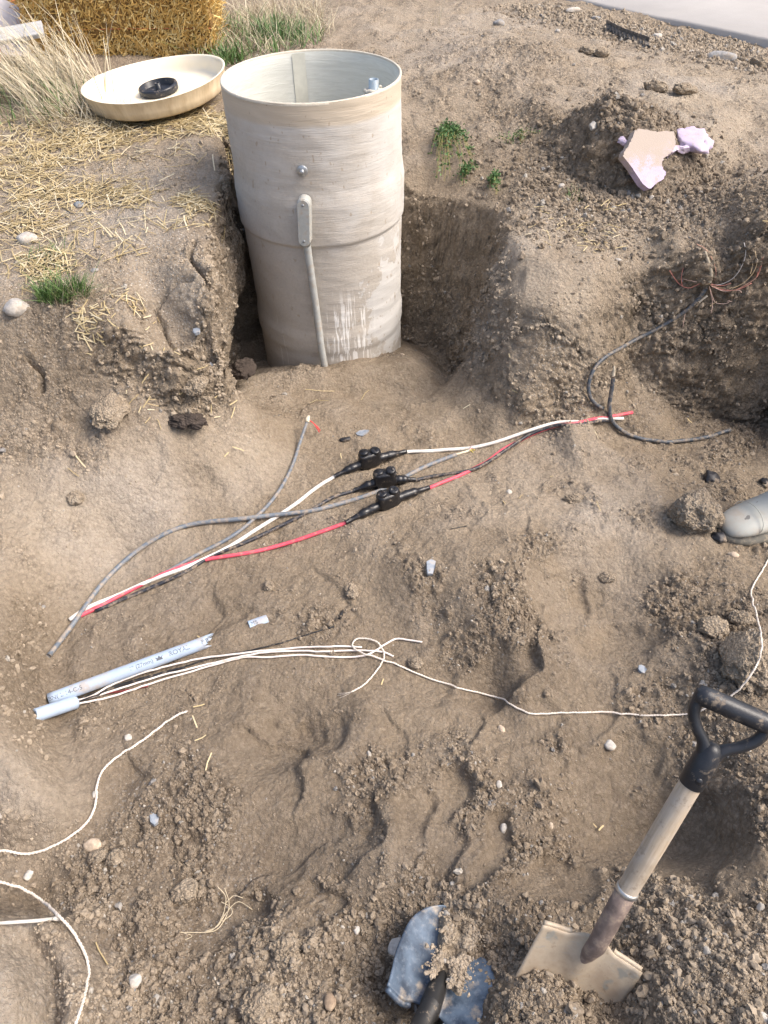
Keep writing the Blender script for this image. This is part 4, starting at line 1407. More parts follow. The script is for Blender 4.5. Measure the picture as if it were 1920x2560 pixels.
th = cable_thing('grey_cable', 'long grey cable curving from the trench end past the splices to stripped ends', 'cable',
                 [[(105, 1417), (150, 1360), (185, 1308, .004), (230, 1250), (290, 1195), (360, 1150), (430, 1130), (520, 1120, .012), (620, 1110, .006), (690, 1100), (770, 1078), (830, 1056), (870, 1032), (930, 1003), (985, 982)]], M_CG, .0072)
part('stripped_core', tubes_mesh('stripped_core', [(lay([(984, 982, .002), (1005, 976, .002), (1018, 972, .002)], .004), .004)], simple('bare_filler', (.62, .55, .42), .7), 6), th)
for i, (ex, ey, c) in enumerate([(1024, 966, (.55, .12, .06)), (1026, 972, (.70, .52, .06)), (1022, 977, (.70, .56, .08)), (1020, 962, (.50, .36, .40))]):
    part('strand', tubes_mesh('strand', [(lay([(1003, 976, .004), (1012, 972, .006), (ex, ey, .006 + .003 * i)], .001), .0013)], simple('strand_%d' % i, c, .5), 5), th)

th = cable_thing('grey_cable', 'grey cable rising from the bundle to a red wired stripped end', 'cable',
                 [[(663, 912, .05), (655, 935, .03), (645, 965, .01), (630, 1010), (600, 1065, .004), (560, 1110, .008), (500, 1160), (430, 1196), (370, 1230), (335, 1250)]], M_CG, .0058)
part('end_cap', tubes_mesh('end_cap', [([tuple(G(664, 913, .055)), tuple(G(664, 906, .058)), tuple(G(667, 899, .058))], [.0062, .0085, .005])], simple('bare_filler', (.62, .55, .42), .7), 8), th)
for k, (ex, ey) in enumerate(((692, 930), (688, 924), (690, 934))):
    part('strand', tubes_mesh('strand', [(lay([(668, 908, .055), (678, 915, .05), (ex, ey, .03)], .001), .0018)], simple('red_strand', (.62, .06, .06), .5), 5), th)

M_CK = dusty('black_grey_cable', (.055, .068, .085), .40)
burst = cable_thing('torn_cable', 'dusty black cable hanging down the right bank from a burst of copper coloured wires', 'cable',
                    [[(1526, 622, .05), (1505, 650, .045), (1470, 680, .04), (1420, 710, .035), (1360, 742, .03), (1300, 775, .035), (1275, 815, .032), (1272, 850, .025), (1285, 872, .015), (1302, 882, .004)]], M_CK, .0068)
cw = [(.52, .28, .20), (.56, .22, .17), (.60, .42, .34), (.60, .45, .27), (.62, .58, .54)]
hub = (1531, 612)
def cr(x, y):
    return ((1640 + x / 5.925) * .864, (600 + y / 5.925) * .864)
for i, (pts, ci) in enumerate([([(780, 600), (640, 650), (480, 715), (330, 640), (200, 450)], 1), ([(390, 680), (375, 560), (405, 410)], 1), ([(780, 640), (640, 630), (390, 575)], 2), ([(820, 660), (960, 660), (1150, 560), (1280, 370), (1330, 180), (1305, 40)], 4),
                               ([(800, 660), (950, 710), (1180, 700), (1380, 560), (1490, 370), (1470, 170)], 3), ([(800, 665), (960, 740), (1150, 750), (1350, 650), (1500, 540), (1570, 350), (1590, 250)], 0), ([(810, 670), (980, 735), (1200, 740), (1420, 640)], 1),
                               ([(820, 680), (1000, 760), (1220, 745), (1270, 780)], 2), ([(1400, 500), (1430, 350), (1380, 220)], 3), ([(790, 690), (840, 850), (900, 940), (1060, 935), (1065, 900), (1120, 915)], 2), ([(790, 700), (830, 870), (835, 980), (815, 1090)], 2),
                               ([(600, 570), (720, 660), (800, 640)], 3), ([(800, 980), (900, 910)], 3), ([(870, 600), (890, 480), (860, 350), (790, 200), (700, 110), (600, 60)], 0), ([(820, 655), (970, 680), (1110, 640)], 1), ([(1560, 400), (1520, 330), (1500, 540)], 1), ([(1490, 550), (1540, 420), (1570, 250)], 1), ([(430, 1070), (420, 1160), (395, 1300)], 2)]):
    pp = []
    for k, p in enumerate(pts):
        x, y = cr(*p)
        pp.append((x, y, .042 + .018 * math.sin(k * 1.3 + i)))
    part('copper_wire', tubes_mesh('copper_wire', [(lay(pp, .0012, 5), .0012)], simple('copper_wire_%d' % ci, cw[ci], .5, .2), 5), burst)
part('torn_sheath', tubes_mesh('torn_sheath', [(lay([(*cr(790, 620), .045), (*cr(815, 520), .05), (*cr(790, 380), .045), (*cr(750, 250), .04), (*cr(725, 170), .035)], .004), [.0075] * 6 + [.007] * 6 + [.006] * 6 + [.0045] * 7)], simple('dry_sheath', (.36, .31, .235), .85, bmp=.3), 8), burst)
part('torn_sheath', tubes_mesh('torn_sheath', [(lay([(*cr(640, 920), .015), (*cr(700, 870), .02), (*cr(760, 825), .025)], .003), .0035)], simple('pale_sheath', (.55, .49, .40), .8), 6), burst)

th = cable_thing('bent_cable', 'bent black cable stub rising from the floor below the right bank', 'cable',
                 [[(1325, 812, .10), (1321, 845, .06), (1316, 880, .03), (1322, 910, .012), (1345, 932, .006), (1385, 948), (1440, 955), (1500, 950), (1545, 940), (1578, 929)]], M_CK, .0072)
part('bare_tip', tubes_mesh('bare_tip', [([tuple(G(1325, 813, .10)), tuple(G(1326, 800, .112)), tuple(G(1327, 790, .12))], [.0066, .0055, .002])], simple('dry_sheath', (.36, .31, .235), .85, bmp=.3), 8), th)

# ------------------------------------------------------------------ grey plastic conduit with its printing
M_PIPE = simple('blue_grey_conduit', (.36, .44, .55), .42, .08, 14, dust=.26, dscale=22, bmp=.08)
M_INK = simple('black_print', (.09, .10, .12), .6, .3, 120)


def text_verts(s, size):
    cu = bpy.data.curves.new('print', 'FONT')
    cu.body = s; cu.size = size
    o = bpy.data.objects.new('print', cu)
    COL.objects.link(o)
    dg = bpy.context.evaluated_depsgraph_get()
    dg.update()
    me = bpy.data.meshes.new_from_object(o.evaluated_get(dg))
    bpy.data.objects.remove(o)
    return me


def pipe_thing(name, label, pa, pb, r, texts, jag=False, cut=0., lift=0., dip=0.):
    a = np.array(G(pa[0], pa[1], r * .55 + lift - dip)); b = np.array(G(pb[0], pb[1], r * .55 + lift))
    d = b - a; L_ = np.linalg.norm(d); d /= L_
    s = np.cross(d, (0, 0, 1.)); s /= np.linalg.norm(s); u = np.cross(s, d)
    th = thing(name, label, 'conduit', (a + b) / 2)
    V, Fq = [], []
    N, K = 24, 32
    for ring in range(2):
        rr = r if ring == 0 else r - .0026
        for i in range(N + 1):
            for k in range(K):
                an = 2 * math.pi * k / K
                t = i / N * L_
                if i == N and jag:
                    t += .006 * math.sin(k * 2.7) + .006 * math.sin(k * 5.1 + 1) - .010 * math.cos(an)
                if i == 0 and cut:
                    t += cut * math.sin(an)
                V.append(a + d * t + rr * (math.cos(an) * s + math.sin(an) * u))
    def id_(ring, i, k):
        return ring * (N + 1) * K + i * K + k % K
    for i in range(N):
        for k in range(K):
            Fq.append((id_(0, i, k), id_(0, i, k + 1), id_(0, i + 1, k + 1), id_(0, i + 1, k)))
            Fq.append((id_(1, i, k + 1), id_(1, i, k), id_(1, i + 1, k), id_(1, i + 1, k + 1)))
    for k in range(K):
        Fq.append((id_(0, 0, k + 1), id_(0, 0, k), id_(1, 0, k), id_(1, 0, k + 1)))
        Fq.append((id_(0, N, k), id_(0, N, k + 1), id_(1, N, k + 1), id_(1, N, k)))
    part('pipe', mesh_np('pipe', V, Fq, M_PIPE), th)
    for s_, at, size, ang in texts:
        me = text_verts(s_, size)
        for v in me.vertices:
            an = math.radians(ang) + (v.co.y - size * .35) / r
            q = a + d * (at * L_ + v.co.x) + (r + .0005) * (-math.cos(an) * s * -1 * math.copysign(1, 1) * 0 + math.sin(an) * u + math.cos(an) * s)
            v.co = Vector(q)
        me.materials.clear(); me.materials.append(M_INK)
        part('printing', me, th)
    if texts:
        # small crown mark
        at = .655
        bm = bmesh.new()
        pts = [(0, 0), (.016, 0), (.0185, .011), (.0125, .006), (.008, .012), (.004, .006), (-.002, .010)]
        vs = []
        for x, y in pts:
            an = math.radians(62) + (y - .005) / r
            vs.append(bm.verts.new(Vector(a + d * (at * L_ + x) + (r + .0005) * (math.sin(an) * u + math.cos(an) * s))))
        bm.faces.new(vs)
        part('crown_mark', bm_mesh('crown_mark', bm, M_INK, False), th)
    return th


pipe_thing('conduit_pipe', 'blue grey plastic conduit length lying in the trench, printed ROYAL', (106, 1512), (452, 1384), .0170,
           [('BN( L 14-C-5', .0, .015, 60), ('1" (27mm)', .485, .0145, 62), ('ROYAL', .735, .0175, 66), ('P 8', .945, .016, 66)], True)
pipe_thing('conduit_stub', 'short broken conduit stub with wires coming out, at the trench wall', (66, 1549), (163, 1517), .0170, [], False, .01, .003, .03)

# wires from the stub
M_BWIRE = simple('black_wire', (.02, .02, .022), .45, .2, dust=.2)
for lab, pts in [('white wire from the conduit stub, ending short beside the loop', [(160, 1514, .012), (200, 1502, .006), (240, 1480, .01), (300, 1456, .012), (350, 1442, .01), (425, 1424, .006), (490, 1415, .006), (575, 1405, .006), (650, 1399, .004), (725, 1396, .003), (782, 1398, .003)]),
                 ('white wire from the conduit stub, running straight through the loop', [(160, 1517, .012), (205, 1504, .006), (250, 1490, .008), (350, 1459, .008), (450, 1435, .005), (525, 1417, .008), (600, 1407, .004), (700, 1407, .004), (780, 1405, .004), (825, 1408, .004), (850, 1418, .001)]),
                 ('white wire from the conduit stub, bending up past the loop at its end', [(162, 1521, .010), (205, 1513, .004), (250, 1502, .004), (340, 1472, .004), (450, 1440, .003), (525, 1420, .003), (575, 1420, .003), (650, 1415, .003), (740, 1420, .003), (786, 1416, .004), (810, 1406, .007), (833, 1391, .007), (857, 1380, .004), (885, 1383, .003), (912, 1387, .002)])]:
    q = lay(pts, .0026)
    t = thing('white_wire', lab, 'wire', q[len(q) // 2])
    part('strand', tubes_mesh('strand', [(q, .0026)], M_WIRE, 8), t)
for k, (lab, pts) in enumerate([('thin black wire running out beyond the white wires from the conduit stub', [(162, 1512, .010), (230, 1488, .004), (300, 1466, .004), (380, 1445, .003), (470, 1418, .002), (540, 1405, .002), (610, 1388, .001), (665, 1370, .001), (722, 1353, .001)]),
                                ('short black wires tucked under the white wires beside the conduit', [(164, 1512, .012), (220, 1494, .006), (290, 1472, .006), (350, 1455, .004), (400, 1441, .002)])]):
    q = lay(pts, .0022)
    t = thing('black_wire', lab, 'wire', q[len(q) // 2])
    part('strand', tubes_mesh('strand', [(q, .0022)], M_BWIRE, 6), t)
    if k:
        part('strand', tubes_mesh('strand', [(q + np.array((.004, -.006, .001)), .0022)], M_BWIRE, 6), t)
        q2 = lay([(230, 1498, .003), (280, 1490, .003), (320, 1482, .001)], .0022)
        part('strand', tubes_mesh('strand', [(q2, .0024)], simple('dark_red_wire', (.16, .02, .02), .5), 6), t)


def twisted(name, label, pts, r, frays=(), n=6):
    q = lay(pts, r, n, -.9)
    q = np.array(q)
    # resample finely, add small kinks
    L_ = np.concatenate([[0], np.cumsum(np.linalg.norm(np.diff(q, axis=0), axis=1))])
    m = int(L_[-1] / .004)
    ss = np.linspace(0, L_[-1], m)
    q = np.stack([np.interp(ss, L_, q[:, k]) for k in range(3)], 1)
    q[:, 0] += .0012 * perlin(ss * 60, ss * 0, 3) + .002 * perlin(ss * 14, ss * 0, 5)
    q[:, 1] += .0012 * perlin(ss * 60, ss * 0 + 5, 4) + .002 * perlin(ss * 14, ss * 0 + 4, 6)
    t = thing(name, label, 'wire', q[m // 2])
    for ph in (0, math.pi):
        o = np.stack([np.cos(ss * 420 + ph), np.sin(ss * 420 + ph), np.sin(ss * 420 + ph) * .3], 1) * r * .42
        part('twisted_strand', tubes_mesh('twisted_strand', [(q + o, r * (.72 + .12 * perlin(ss * 50, ss * 0, 9)))], M_CORD, 6), t)
    for f in frays:
        part('fray', tubes_mesh('fray', [(lay(f, .0005, 4), .0006)], M_CORD, 4), t)
    return t


M_CORD = simple('white_cord', (.66, .59, .51), .8, .12, 90, dust=.2, dscale=90)
twisted('twisted_string', 'long white twisted cord looping by the wire ends and running right past the shovel grip',
        [(760, 1494), (778, 1484), (796, 1470), (821, 1438), (830, 1418, .005), (824, 1398, .008), (810, 1384, .004), (776, 1379, .002), (762, 1390, .004), (766, 1401, .008), (787, 1413, .006), (810, 1418, .005), (830, 1427, .003), (849, 1432), (880, 1445), (912, 1459), (943, 1471), (1010, 1490), (1080, 1510), (1130, 1535), (1160, 1542), (1280, 1538), (1400, 1545), (1490, 1542), (1530, 1527), (1590, 1495, .02), (1630, 1445, .07), (1645, 1400, .09), (1640, 1350, .06), (1625, 1300, .01), (1625, 1270), (1645, 1235), (1672, 1190)],
        .0024, [[(760, 1494), (742, 1500, .002), (728, 1503)], [(760, 1494), (744, 1497, .004), (730, 1498)], [(760, 1495), (745, 1503, .002), (733, 1508)]])
twisted('twisted_string', 'white twisted cord snaking down the left side and looping back at the bottom corner',
        [(405, 1536, .004), (380, 1546), (340, 1575), (300, 1605), (260, 1630), (222, 1665), (208, 1705), (205, 1740), (185, 1780), (130, 1820), (60, 1845), (0, 1838), (-60, 1850), (-70, 1885), (0, 1906, .02), (60, 1925, .025), (120, 1972, .022), (165, 2022, .012), (190, 2080, .006), (190, 2120), (168, 2195), (150, 2270)], .0030)

# small bits on the trench floor
def pipe_bit(name, label, cat, a, b, r, mat, lift=.002):
    p, q = G(*a, lift), G(*b, lift)
    t = thing(name, label, cat, (p + q) / 2)
    part('piece', tubes_mesh('piece', [([p, (p * 2 + q) / 3, (p + q * 2) / 3, q], r)], mat, 10), t)
    return t


pipe_bit('sleeve_offcut', 'short black plastic sleeve offcut lying above the white wires', 'offcut', (733, 1337), (741, 1319), .0042, M_BWIRE)
pipe_bit('twig', 'thin dark twig lying on the floor right of the red splice', 'twig', (972, 1143), (1008, 1136), .0016, M_BWIRE)
q = G(62, 1990, .012)
t = thing('cable_tie', 'pale plastic tie with a square head at the bottom left edge', 'cable tie', q)
M_TIE = simple('tie_plastic', (.56, .53, .48), .5, .08, 30, dust=.1)
part('strap', tubes_mesh('strap', [([np.array(G(-30, 1996, .02)), np.array(G(20, 1993, .012)), np.array(G(80, 1989, .012)), np.array(G(120, 1984, .008))], [.0032, .0034, .0034, .0034])], M_TIE, 6), t)
part('head', tubes_mesh('head', [([np.array(G(112, 1985, .009)), np.array(G(120, 1984, .009)), np.array(G(128, 1983, .009)), np.array(G(129, 1983, .009))], [.003, .0056, .0056, .002])], M_TIE, 4), t)
q = G(470, 1980)
t = thing('root_bundle', 'pale wispy root fibres lying on the crumbly soil', 'roots', q)
M_ROOT = simple('root_fibre', (.52, .44, .31), .8, .2)
for pts in [[(360, 2013), (450, 2014, .004), (480, 1995, .01), (495, 1955, .015), (485, 1918, .012)], [(400, 2014), (452, 2012, .004), (478, 1985, .012), (488, 1940, .015), (470, 1915, .012)], [(440, 2014), (470, 2000, .008), (490, 1970, .012), (515, 1948, .01), (545, 1965, .004)],
            [(395, 2015), (415, 2022, .002), (400, 2030)], [(480, 1990, .01), (500, 1975, .012), (498, 1960, .012), (478, 1948, .012)], [(488, 1950, .012), (505, 1935, .012), (525, 1940, .008)]]:
    part('fibre', tubes_mesh('fibre', [(lay(pts, .0008, 5), .0009)], M_ROOT, 4), t)


# ------------------------------------------------------------------ lumps: clods, stones, scraps
def lump_mesh(name, seed, sx, sy, sz, mat, rough=.25, sub=3, flat=.0, freq=1.6, smooth=True):
    bm = bmesh.new()
    bmesh.ops.create_icosphere(bm, subdivisions=sub, radius=1)
    r_ = np.random.default_rng(seed)
    off = r_.uniform(0, 50, 3)
    P_ = np.array([v.co[:] for v in bm.verts])
    n1 = perlin3(P_[:, 0] * freq + off[0], P_[:, 1] * freq + off[1], P_[:, 2] * freq + off[2], 1)
    n2 = perlin3(P_[:, 0] * freq * 2.7 + off[1], P_[:, 1] * freq * 2.7 + off[2], P_[:, 2] * freq * 2.7 + off[0], 2)
    n3 = perlin3(P_[:, 0] * freq * 7 + off[2], P_[:, 1] * freq * 7 + off[0], P_[:, 2] * freq * 7 + off[1], 3)
    n4 = perlin3(P_[:, 0] * freq * 17 + off[0], P_[:, 1] * freq * 17 + off[2], P_[:, 2] * freq * 17 + off[1], 4) if sub > 4 else 0
    k = 1 + rough * (n1 + .5 * n2 + .28 * n3 + .22 * n4)
    # a few facets
    Pn = P_ * k[:, None]
    for _ in range(int(flat)):
        d = r_.normal(size=3); d /= np.linalg.norm(d)
        h = r_.uniform(.62, .85)
        e = Pn @ d - h
        Pn = Pn - np.where(e > 0, e, 0)[:, None] * d * .9
    for v, p in zip(bm.verts, Pn):
        v.co = (p[0] * sx, p[1] * sy, p[2] * sz)
    return bm_mesh(name, bm, mat, smooth)


def stone_mat(name, col, var=.2, dust=.2):
    return simple(name, col, .85, var + .1, 90, dust=dust + .1, dscale=30, bmp=.6, bscale=90)


SM = {'pale': stone_mat('pale_stone', (.43, .40, .36)), 'grey': stone_mat('grey_stone', (.27, .265, .26)), 'tan': stone_mat('tan_stone', (.45, .36, .27)), 'blue': stone_mat('blue_stone', (.19, .21, .23)), 'white': stone_mat('white_stone', (.46, .43, .385), dust=.15), 'brown': stone_mat('brown_stone', (.26, .19, .13))}


def stone(px, py, wpx, hpx, col, label, seed, sink=.3, flat=4, group=None, cat='stone', name='stone', rough=.14):
    q = G(px, py + hpx * .3)
    d = np.linalg.norm(q - np.array((0, 0, CAM_Z)))
    sx = .5 * wpx / FP * d * .95; sy = .5 * hpx / FP * d * 1.05
    me = lump_mesh(name, seed, sx, sy, min(sx, sy) * .75, SM[col], rough, 3, flat)
    o = obj(name, me)
    o.location = (q[0], q[1], q[2] + min(sx, sy) * .75 * (1 - 2 * sink) * .6)
    o.rotation_euler = (0, 0, random.uniform(-.5, .5))
    return tag(o, label, cat, group)


G_ST = 'stones lying about the dig'
for i, a in enumerate([(60, 510, 40, 32, 'pale', 'pale rounded cobble on the straw strewn bank at the left edge'), (37, 656, 50, 42, 'pale', 'large speckled grey cobble beside the green tuft on the left bank'), (171, 440, 22, 16, 'blue', 'small dark blue grey stone among straw on the left bank'),
                       (205, 582, 18, 9, 'grey', 'flat grey stone lying on the bare left bank'), (857, 2036, 34, 38, 'pale', 'grey angular stone beside the blue shovel blade'), (1317, 1604, 26, 22, 'white', 'bright white pebble on the floor left of the shovel grip'),
                       (1078, 1691, 16, 20, 'pale', 'pale pebble on the crumbly patch left of the shovel handle'), (1088, 1784, 16, 20, 'pale', 'oval beige pebble below the pale pebble left of the shovel handle'), (1083, 1570, 14, 18, 'tan', 'tan pebble just below the white cord'),
                       (200, 1817, 38, 26, 'tan', 'broad tan stone under the white cord on the left'), (61, 1886, 16, 22, 'white', 'white egg shaped pebble in the bottom left between the cord loops'), (205, 1712, 12, 14, 'white', 'small white chip stone beside the bend of the left cord'),
                       (277, 1590, 16, 14, 'white', 'white pebble touching the left cord near its free end'), (291, 2112, 26, 24, 'pale', 'pale grey pebble on gravelly soil at the bottom left'), (713, 2154, 24, 30, 'brown', 'brown oval pebble low in the frame left of the blue shovel'),
                       (1507, 1137, 14, 20, 'white', 'white oblong pebble between the round clod and the boot'), (1583, 1195, 24, 14, 'tan', 'tan pebble below the toe of the rubber boot'), (285, 2138, 13, 15, 'blue', 'small slate blue pebble beside the pale grey pebble'),
                       (1030, 175, 12, 12, 'tan', 'small tan stone on the bank behind the tank'), (1077, 48, 22, 16, 'grey', 'round grey stone on the flat ground toward the road'), (1205, 66, 11, 10, 'pale', 'small pale stone on the flat ground toward the road'), (1212, 400, 16, 14, 'pale', 'pale round stone on the hump beside the dark spoil pile'),
                       (1408, 425, 14, 16, 'pale', 'pale upright stone just below the purple foam board'), (1335, 560, 14, 8, 'pale', 'small pale flat stone on the crest of the right hump'), (620, 168, 12, 10, 'white', 'white stone at the grass edge left of the tank rim'), (770, 2006, 15, 15, 'white', 'white pebble in the crumbs above the grey clods'),
                       (1648, 2195, 30, 18, 'white', 'white flat stone in the bottom right corner'), (1190, 1780, 10, 14, 'tan', 'tan chip beside the smooth hollow left of the shovel handle'), (1100, 1060, 14, 12, 'white', 'off white flat pebble on the floor right of the splices')]):
    stone(*a, seed=100 + i, group=G_ST)


def clod(px, py, wpx, hpx, label, seed, mat=None, rough=.22, sz=.8, sink=.25, flat=2, sub=6, name='soil_clod', cat='soil clod', group='soil clods'):
    q = G(px, py + hpx * .35)
    d = np.linalg.norm(q - np.array((0, 0, CAM_Z)))
    sx = .5 * wpx / FP * d; sy = .5 * hpx / FP * d * 1.02
    me = lump_mesh(name, seed, sx, sy, min(sx, sy) * sz, mat or M_CLOD, rough, sub, flat, 1.9)
    o = obj(name, me)
    o.location = (q[0], q[1], q[2] + min(sx, sy) * sz * (1 - 2 * sink))
    o.rotation_euler = (random.uniform(-.2, .2), random.uniform(-.2, .2), random.uniform(-.5, .5))
    return tag(o, label, cat, group)


M_DARK = simple('black_earth', (.055, .042, .034), .95, .4, 60, bmp=.8, bscale=90)
clod(1498, 1085, 98, 98, 'big round soil clod left of the rubber boot', 1)
clod(1612, 1405, 105, 120, 'big rough soil clod above the shovel grip at the right edge', 2, rough=.3)
clod(1535, 1345, 56, 50, 'brown soil clod up left of the rough clod at the right edge', 3)
clod(1600, 1330, 46, 34, 'flat topped soil clod resting above the rough clod at the right edge', 4)
clod(425, 828, 60, 46, 'grey soil clod at the foot of the left bank corner', 7)
clod(405, 888, 80, 60, 'dark brown peaty clod on the slope below the left bank', 9, M_DARK, rough=.34, sz=.45, sink=.4)
clod(525, 790, 56, 44, 'dark damp clod in the hollow beside the tank', 10, M_DARK, rough=.25)
clod(240, 845, 70, 110, 'long slumped soil slab on the slope at the left', 11, rough=.2, sz=.5, sink=.4, flat=5)
clod(165, 1066, 32, 32, 'small soil lump half sunk in the smooth pale slope', 13, sink=.4)
clod(580, 1260, 24, 26, 'small clod standing alone below the red cable', 14)
clod(897, 1440 - 15, 30, 26, 'crumbly clod beside the ends of the white wires', 15)
clod(620, 2045, 60, 50, 'whitish clod among crumbs at the lower centre', 16, rough=.35)
clod(560, 2160, 80, 70, 'large pale gritty clod at the bottom centre', 17, rough=.3, sink=.4)
clod(400, 1838 + 75, 50, 38, 'round brown clod above the root fibres', 18)
clod(1240, 1100 - 30, 44, 26, 'low soil lump on the pale floor right of the cables', 19, sink=.4)
clod(1310, 1352 - 110, 36, 22, 'pair of stony crumbs in the hollow at the right', 20, sink=.3)
clod(760, 1265, 30, 40, 'small upright clod by the hollow below the red cable', 23, sink=.35)
clod(250, 1745 + 100, 30, 26, 'small brown clod right of the left cord', 24)
clod(212, 1742 + 100, 40, 26, 'small dark clod touching the brown clod by the left cord', 25)
for i, (px, py, wd, hh, lab) in enumerate([(1535, 1025, 40, 34, 'black tarry lump above the round clod'), (1552, 1152, 26, 30, 'black lump squeezed between the round clod and the boot toe'), (1650, 1035, 20, 26, 'black lump at the right edge above the boot'), (745, 946, 26, 12, 'black crumpled plastic scrap lying above the splices')]):
    clod(px, py, wd, hh, lab, 60 + i, simple('black_lump', (.022, .022, .026), .5, .5, 40, dust=.25, dscale=20), .35, .6, .2, 5, 3, 'black_lump', 'lump', 'black lumps')
for i, (px, py, wd, hh, lab) in enumerate([(783, 937, 30, 16, 'light grey plastic scrap right of the black scrap above the splices'), (930, 1226, 26, 38, 'blue grey plastic chip on the floor left of the ridge'), (458, 792, 12, 16, 'blue grey chip at the foot of the bank corner'), (425, 716, 20, 18, 'blue grey stone chip stuck in the face of the left bank'), (335, 1228 + 540, 20, 30, 'flat slate chip beside the left cord'), (575, 810, 16, 8, 'pale scrap on the dark floor beside the tank foot'), (1385, 1447, 18, 20, 'slate grey chip left of the big rough clod'), (935, 1800 - 380, 1, 1, '')]):
    if not lab:
        continue
    q = G(px, py)
    d = np.linalg.norm(q - np.array((0, 0, CAM_Z)))
    bm = bmesh.new()
    rr = random.Random(i)
    n_ = 7
    sx, sy = .5 * wd / FP * d, .5 * hh / FP * d * 1.2
    top, bot = [], []
    for k in range(n_):
        a = 2 * math.pi * k / n_
        s_ = rr.uniform(.7, 1.1)
        x, y = sx * math.cos(a) * s_, sy * math.sin(a) * s_
        zz = rr.uniform(-.002, .004)
        top.append(bm.verts.new((x, y, .006 + zz))); bot.append(bm.verts.new((x * .95, y * .95, -.004 + zz)))
    bm.faces.new(top); bm.faces.new(bot[::-1])
    for k in range(n_):
        bm.faces.new((top[k], bot[k], bot[(k + 1) % n_], top[(k + 1) % n_]))
    o = obj('chip', bm_mesh('chip', bm, simple('slate_chip', (.25, .28, .32), .5, .3, 60, dust=.25), False))
    o.location = q; o.rotation_euler = (rr.uniform(-.25, .25), rr.uniform(-.2, .2), rr.uniform(-.4, .4))
    tag(o, lab, 'chip', 'grey chips and scraps')

# half buried piece of printed conduit
q = G(553, 1346)
t = pipe_thing('conduit_fragment', 'small half buried scrap of pale conduit lettered MS', (536, 1355), (578, 1340), .017, [], False, .004, -.0215)
a = np.array(G(536, 1355, -.01215)); b = np.array(G(578, 1340, -.01215)); d = (b - a) / np.linalg.norm(b - a); s = np.cross(d, (0, 0, 1.)); s /= np.linalg.norm(s); u = np.cross(s, d)
me = text_verts('MS', .016)
for v in me.vertices:
    an = math.radians(72) + (v.co.y - .005) / .016
    v.co = Vector(a + d * (v.co.x + .008) + (.0176) * (math.sin(an) * u + math.cos(an) * s))
me.materials.clear(); me.materials.append(M_INK)
part('printing', me, t)

# ------------------------------------------------------------------ purple foam board on the spoil pile
def foam_mat(name, dirt):
    m, n, l, b = new_mat(name)
    oc = coord(n, l, 'Generated')
    c = mixc(n, l, noise(n, l, 6, 3, .5, oc), (.49, .40, .57), (.58, .49, .65))
    if dirt:
        sp = nd(n, 'ShaderNodeSeparateXYZ'); l.new(oc, sp.inputs[0])
        g = mth(n, l, 'ADD', mth(n, l, 'ADD', ramp(n, l, sp.outputs[2], .15, .75, -.22, .32), noise(n, l, 5, 4, .6, oc)), mth(n, l, 'MULTIPLY', mth(n, l, 'SUBTRACT', noise(n, l, 90, 3, .7, oc), .5), 1.3))
        c = mixc(n, l, ramp(n, l, g, .36, .62, 0, .93), c, (.41, .34, .27))
    else:
        c = mixc(n, l, ramp(n, l, noise(n, l, 9, 5, .65, oc), .45, .64, 0, .75), c, (.46, .39, .34))
    l.new(c, b.inputs['Base Color']); b.inputs['Roughness'].default_value = .75
    bump(n, l, b, noise(n, l, 60, 4, .6, oc), .3, .004)
    return m


def cz(x, y):
    return ((1480 + x / 5.184) * .864, (280 + y / 5.184) * .864)


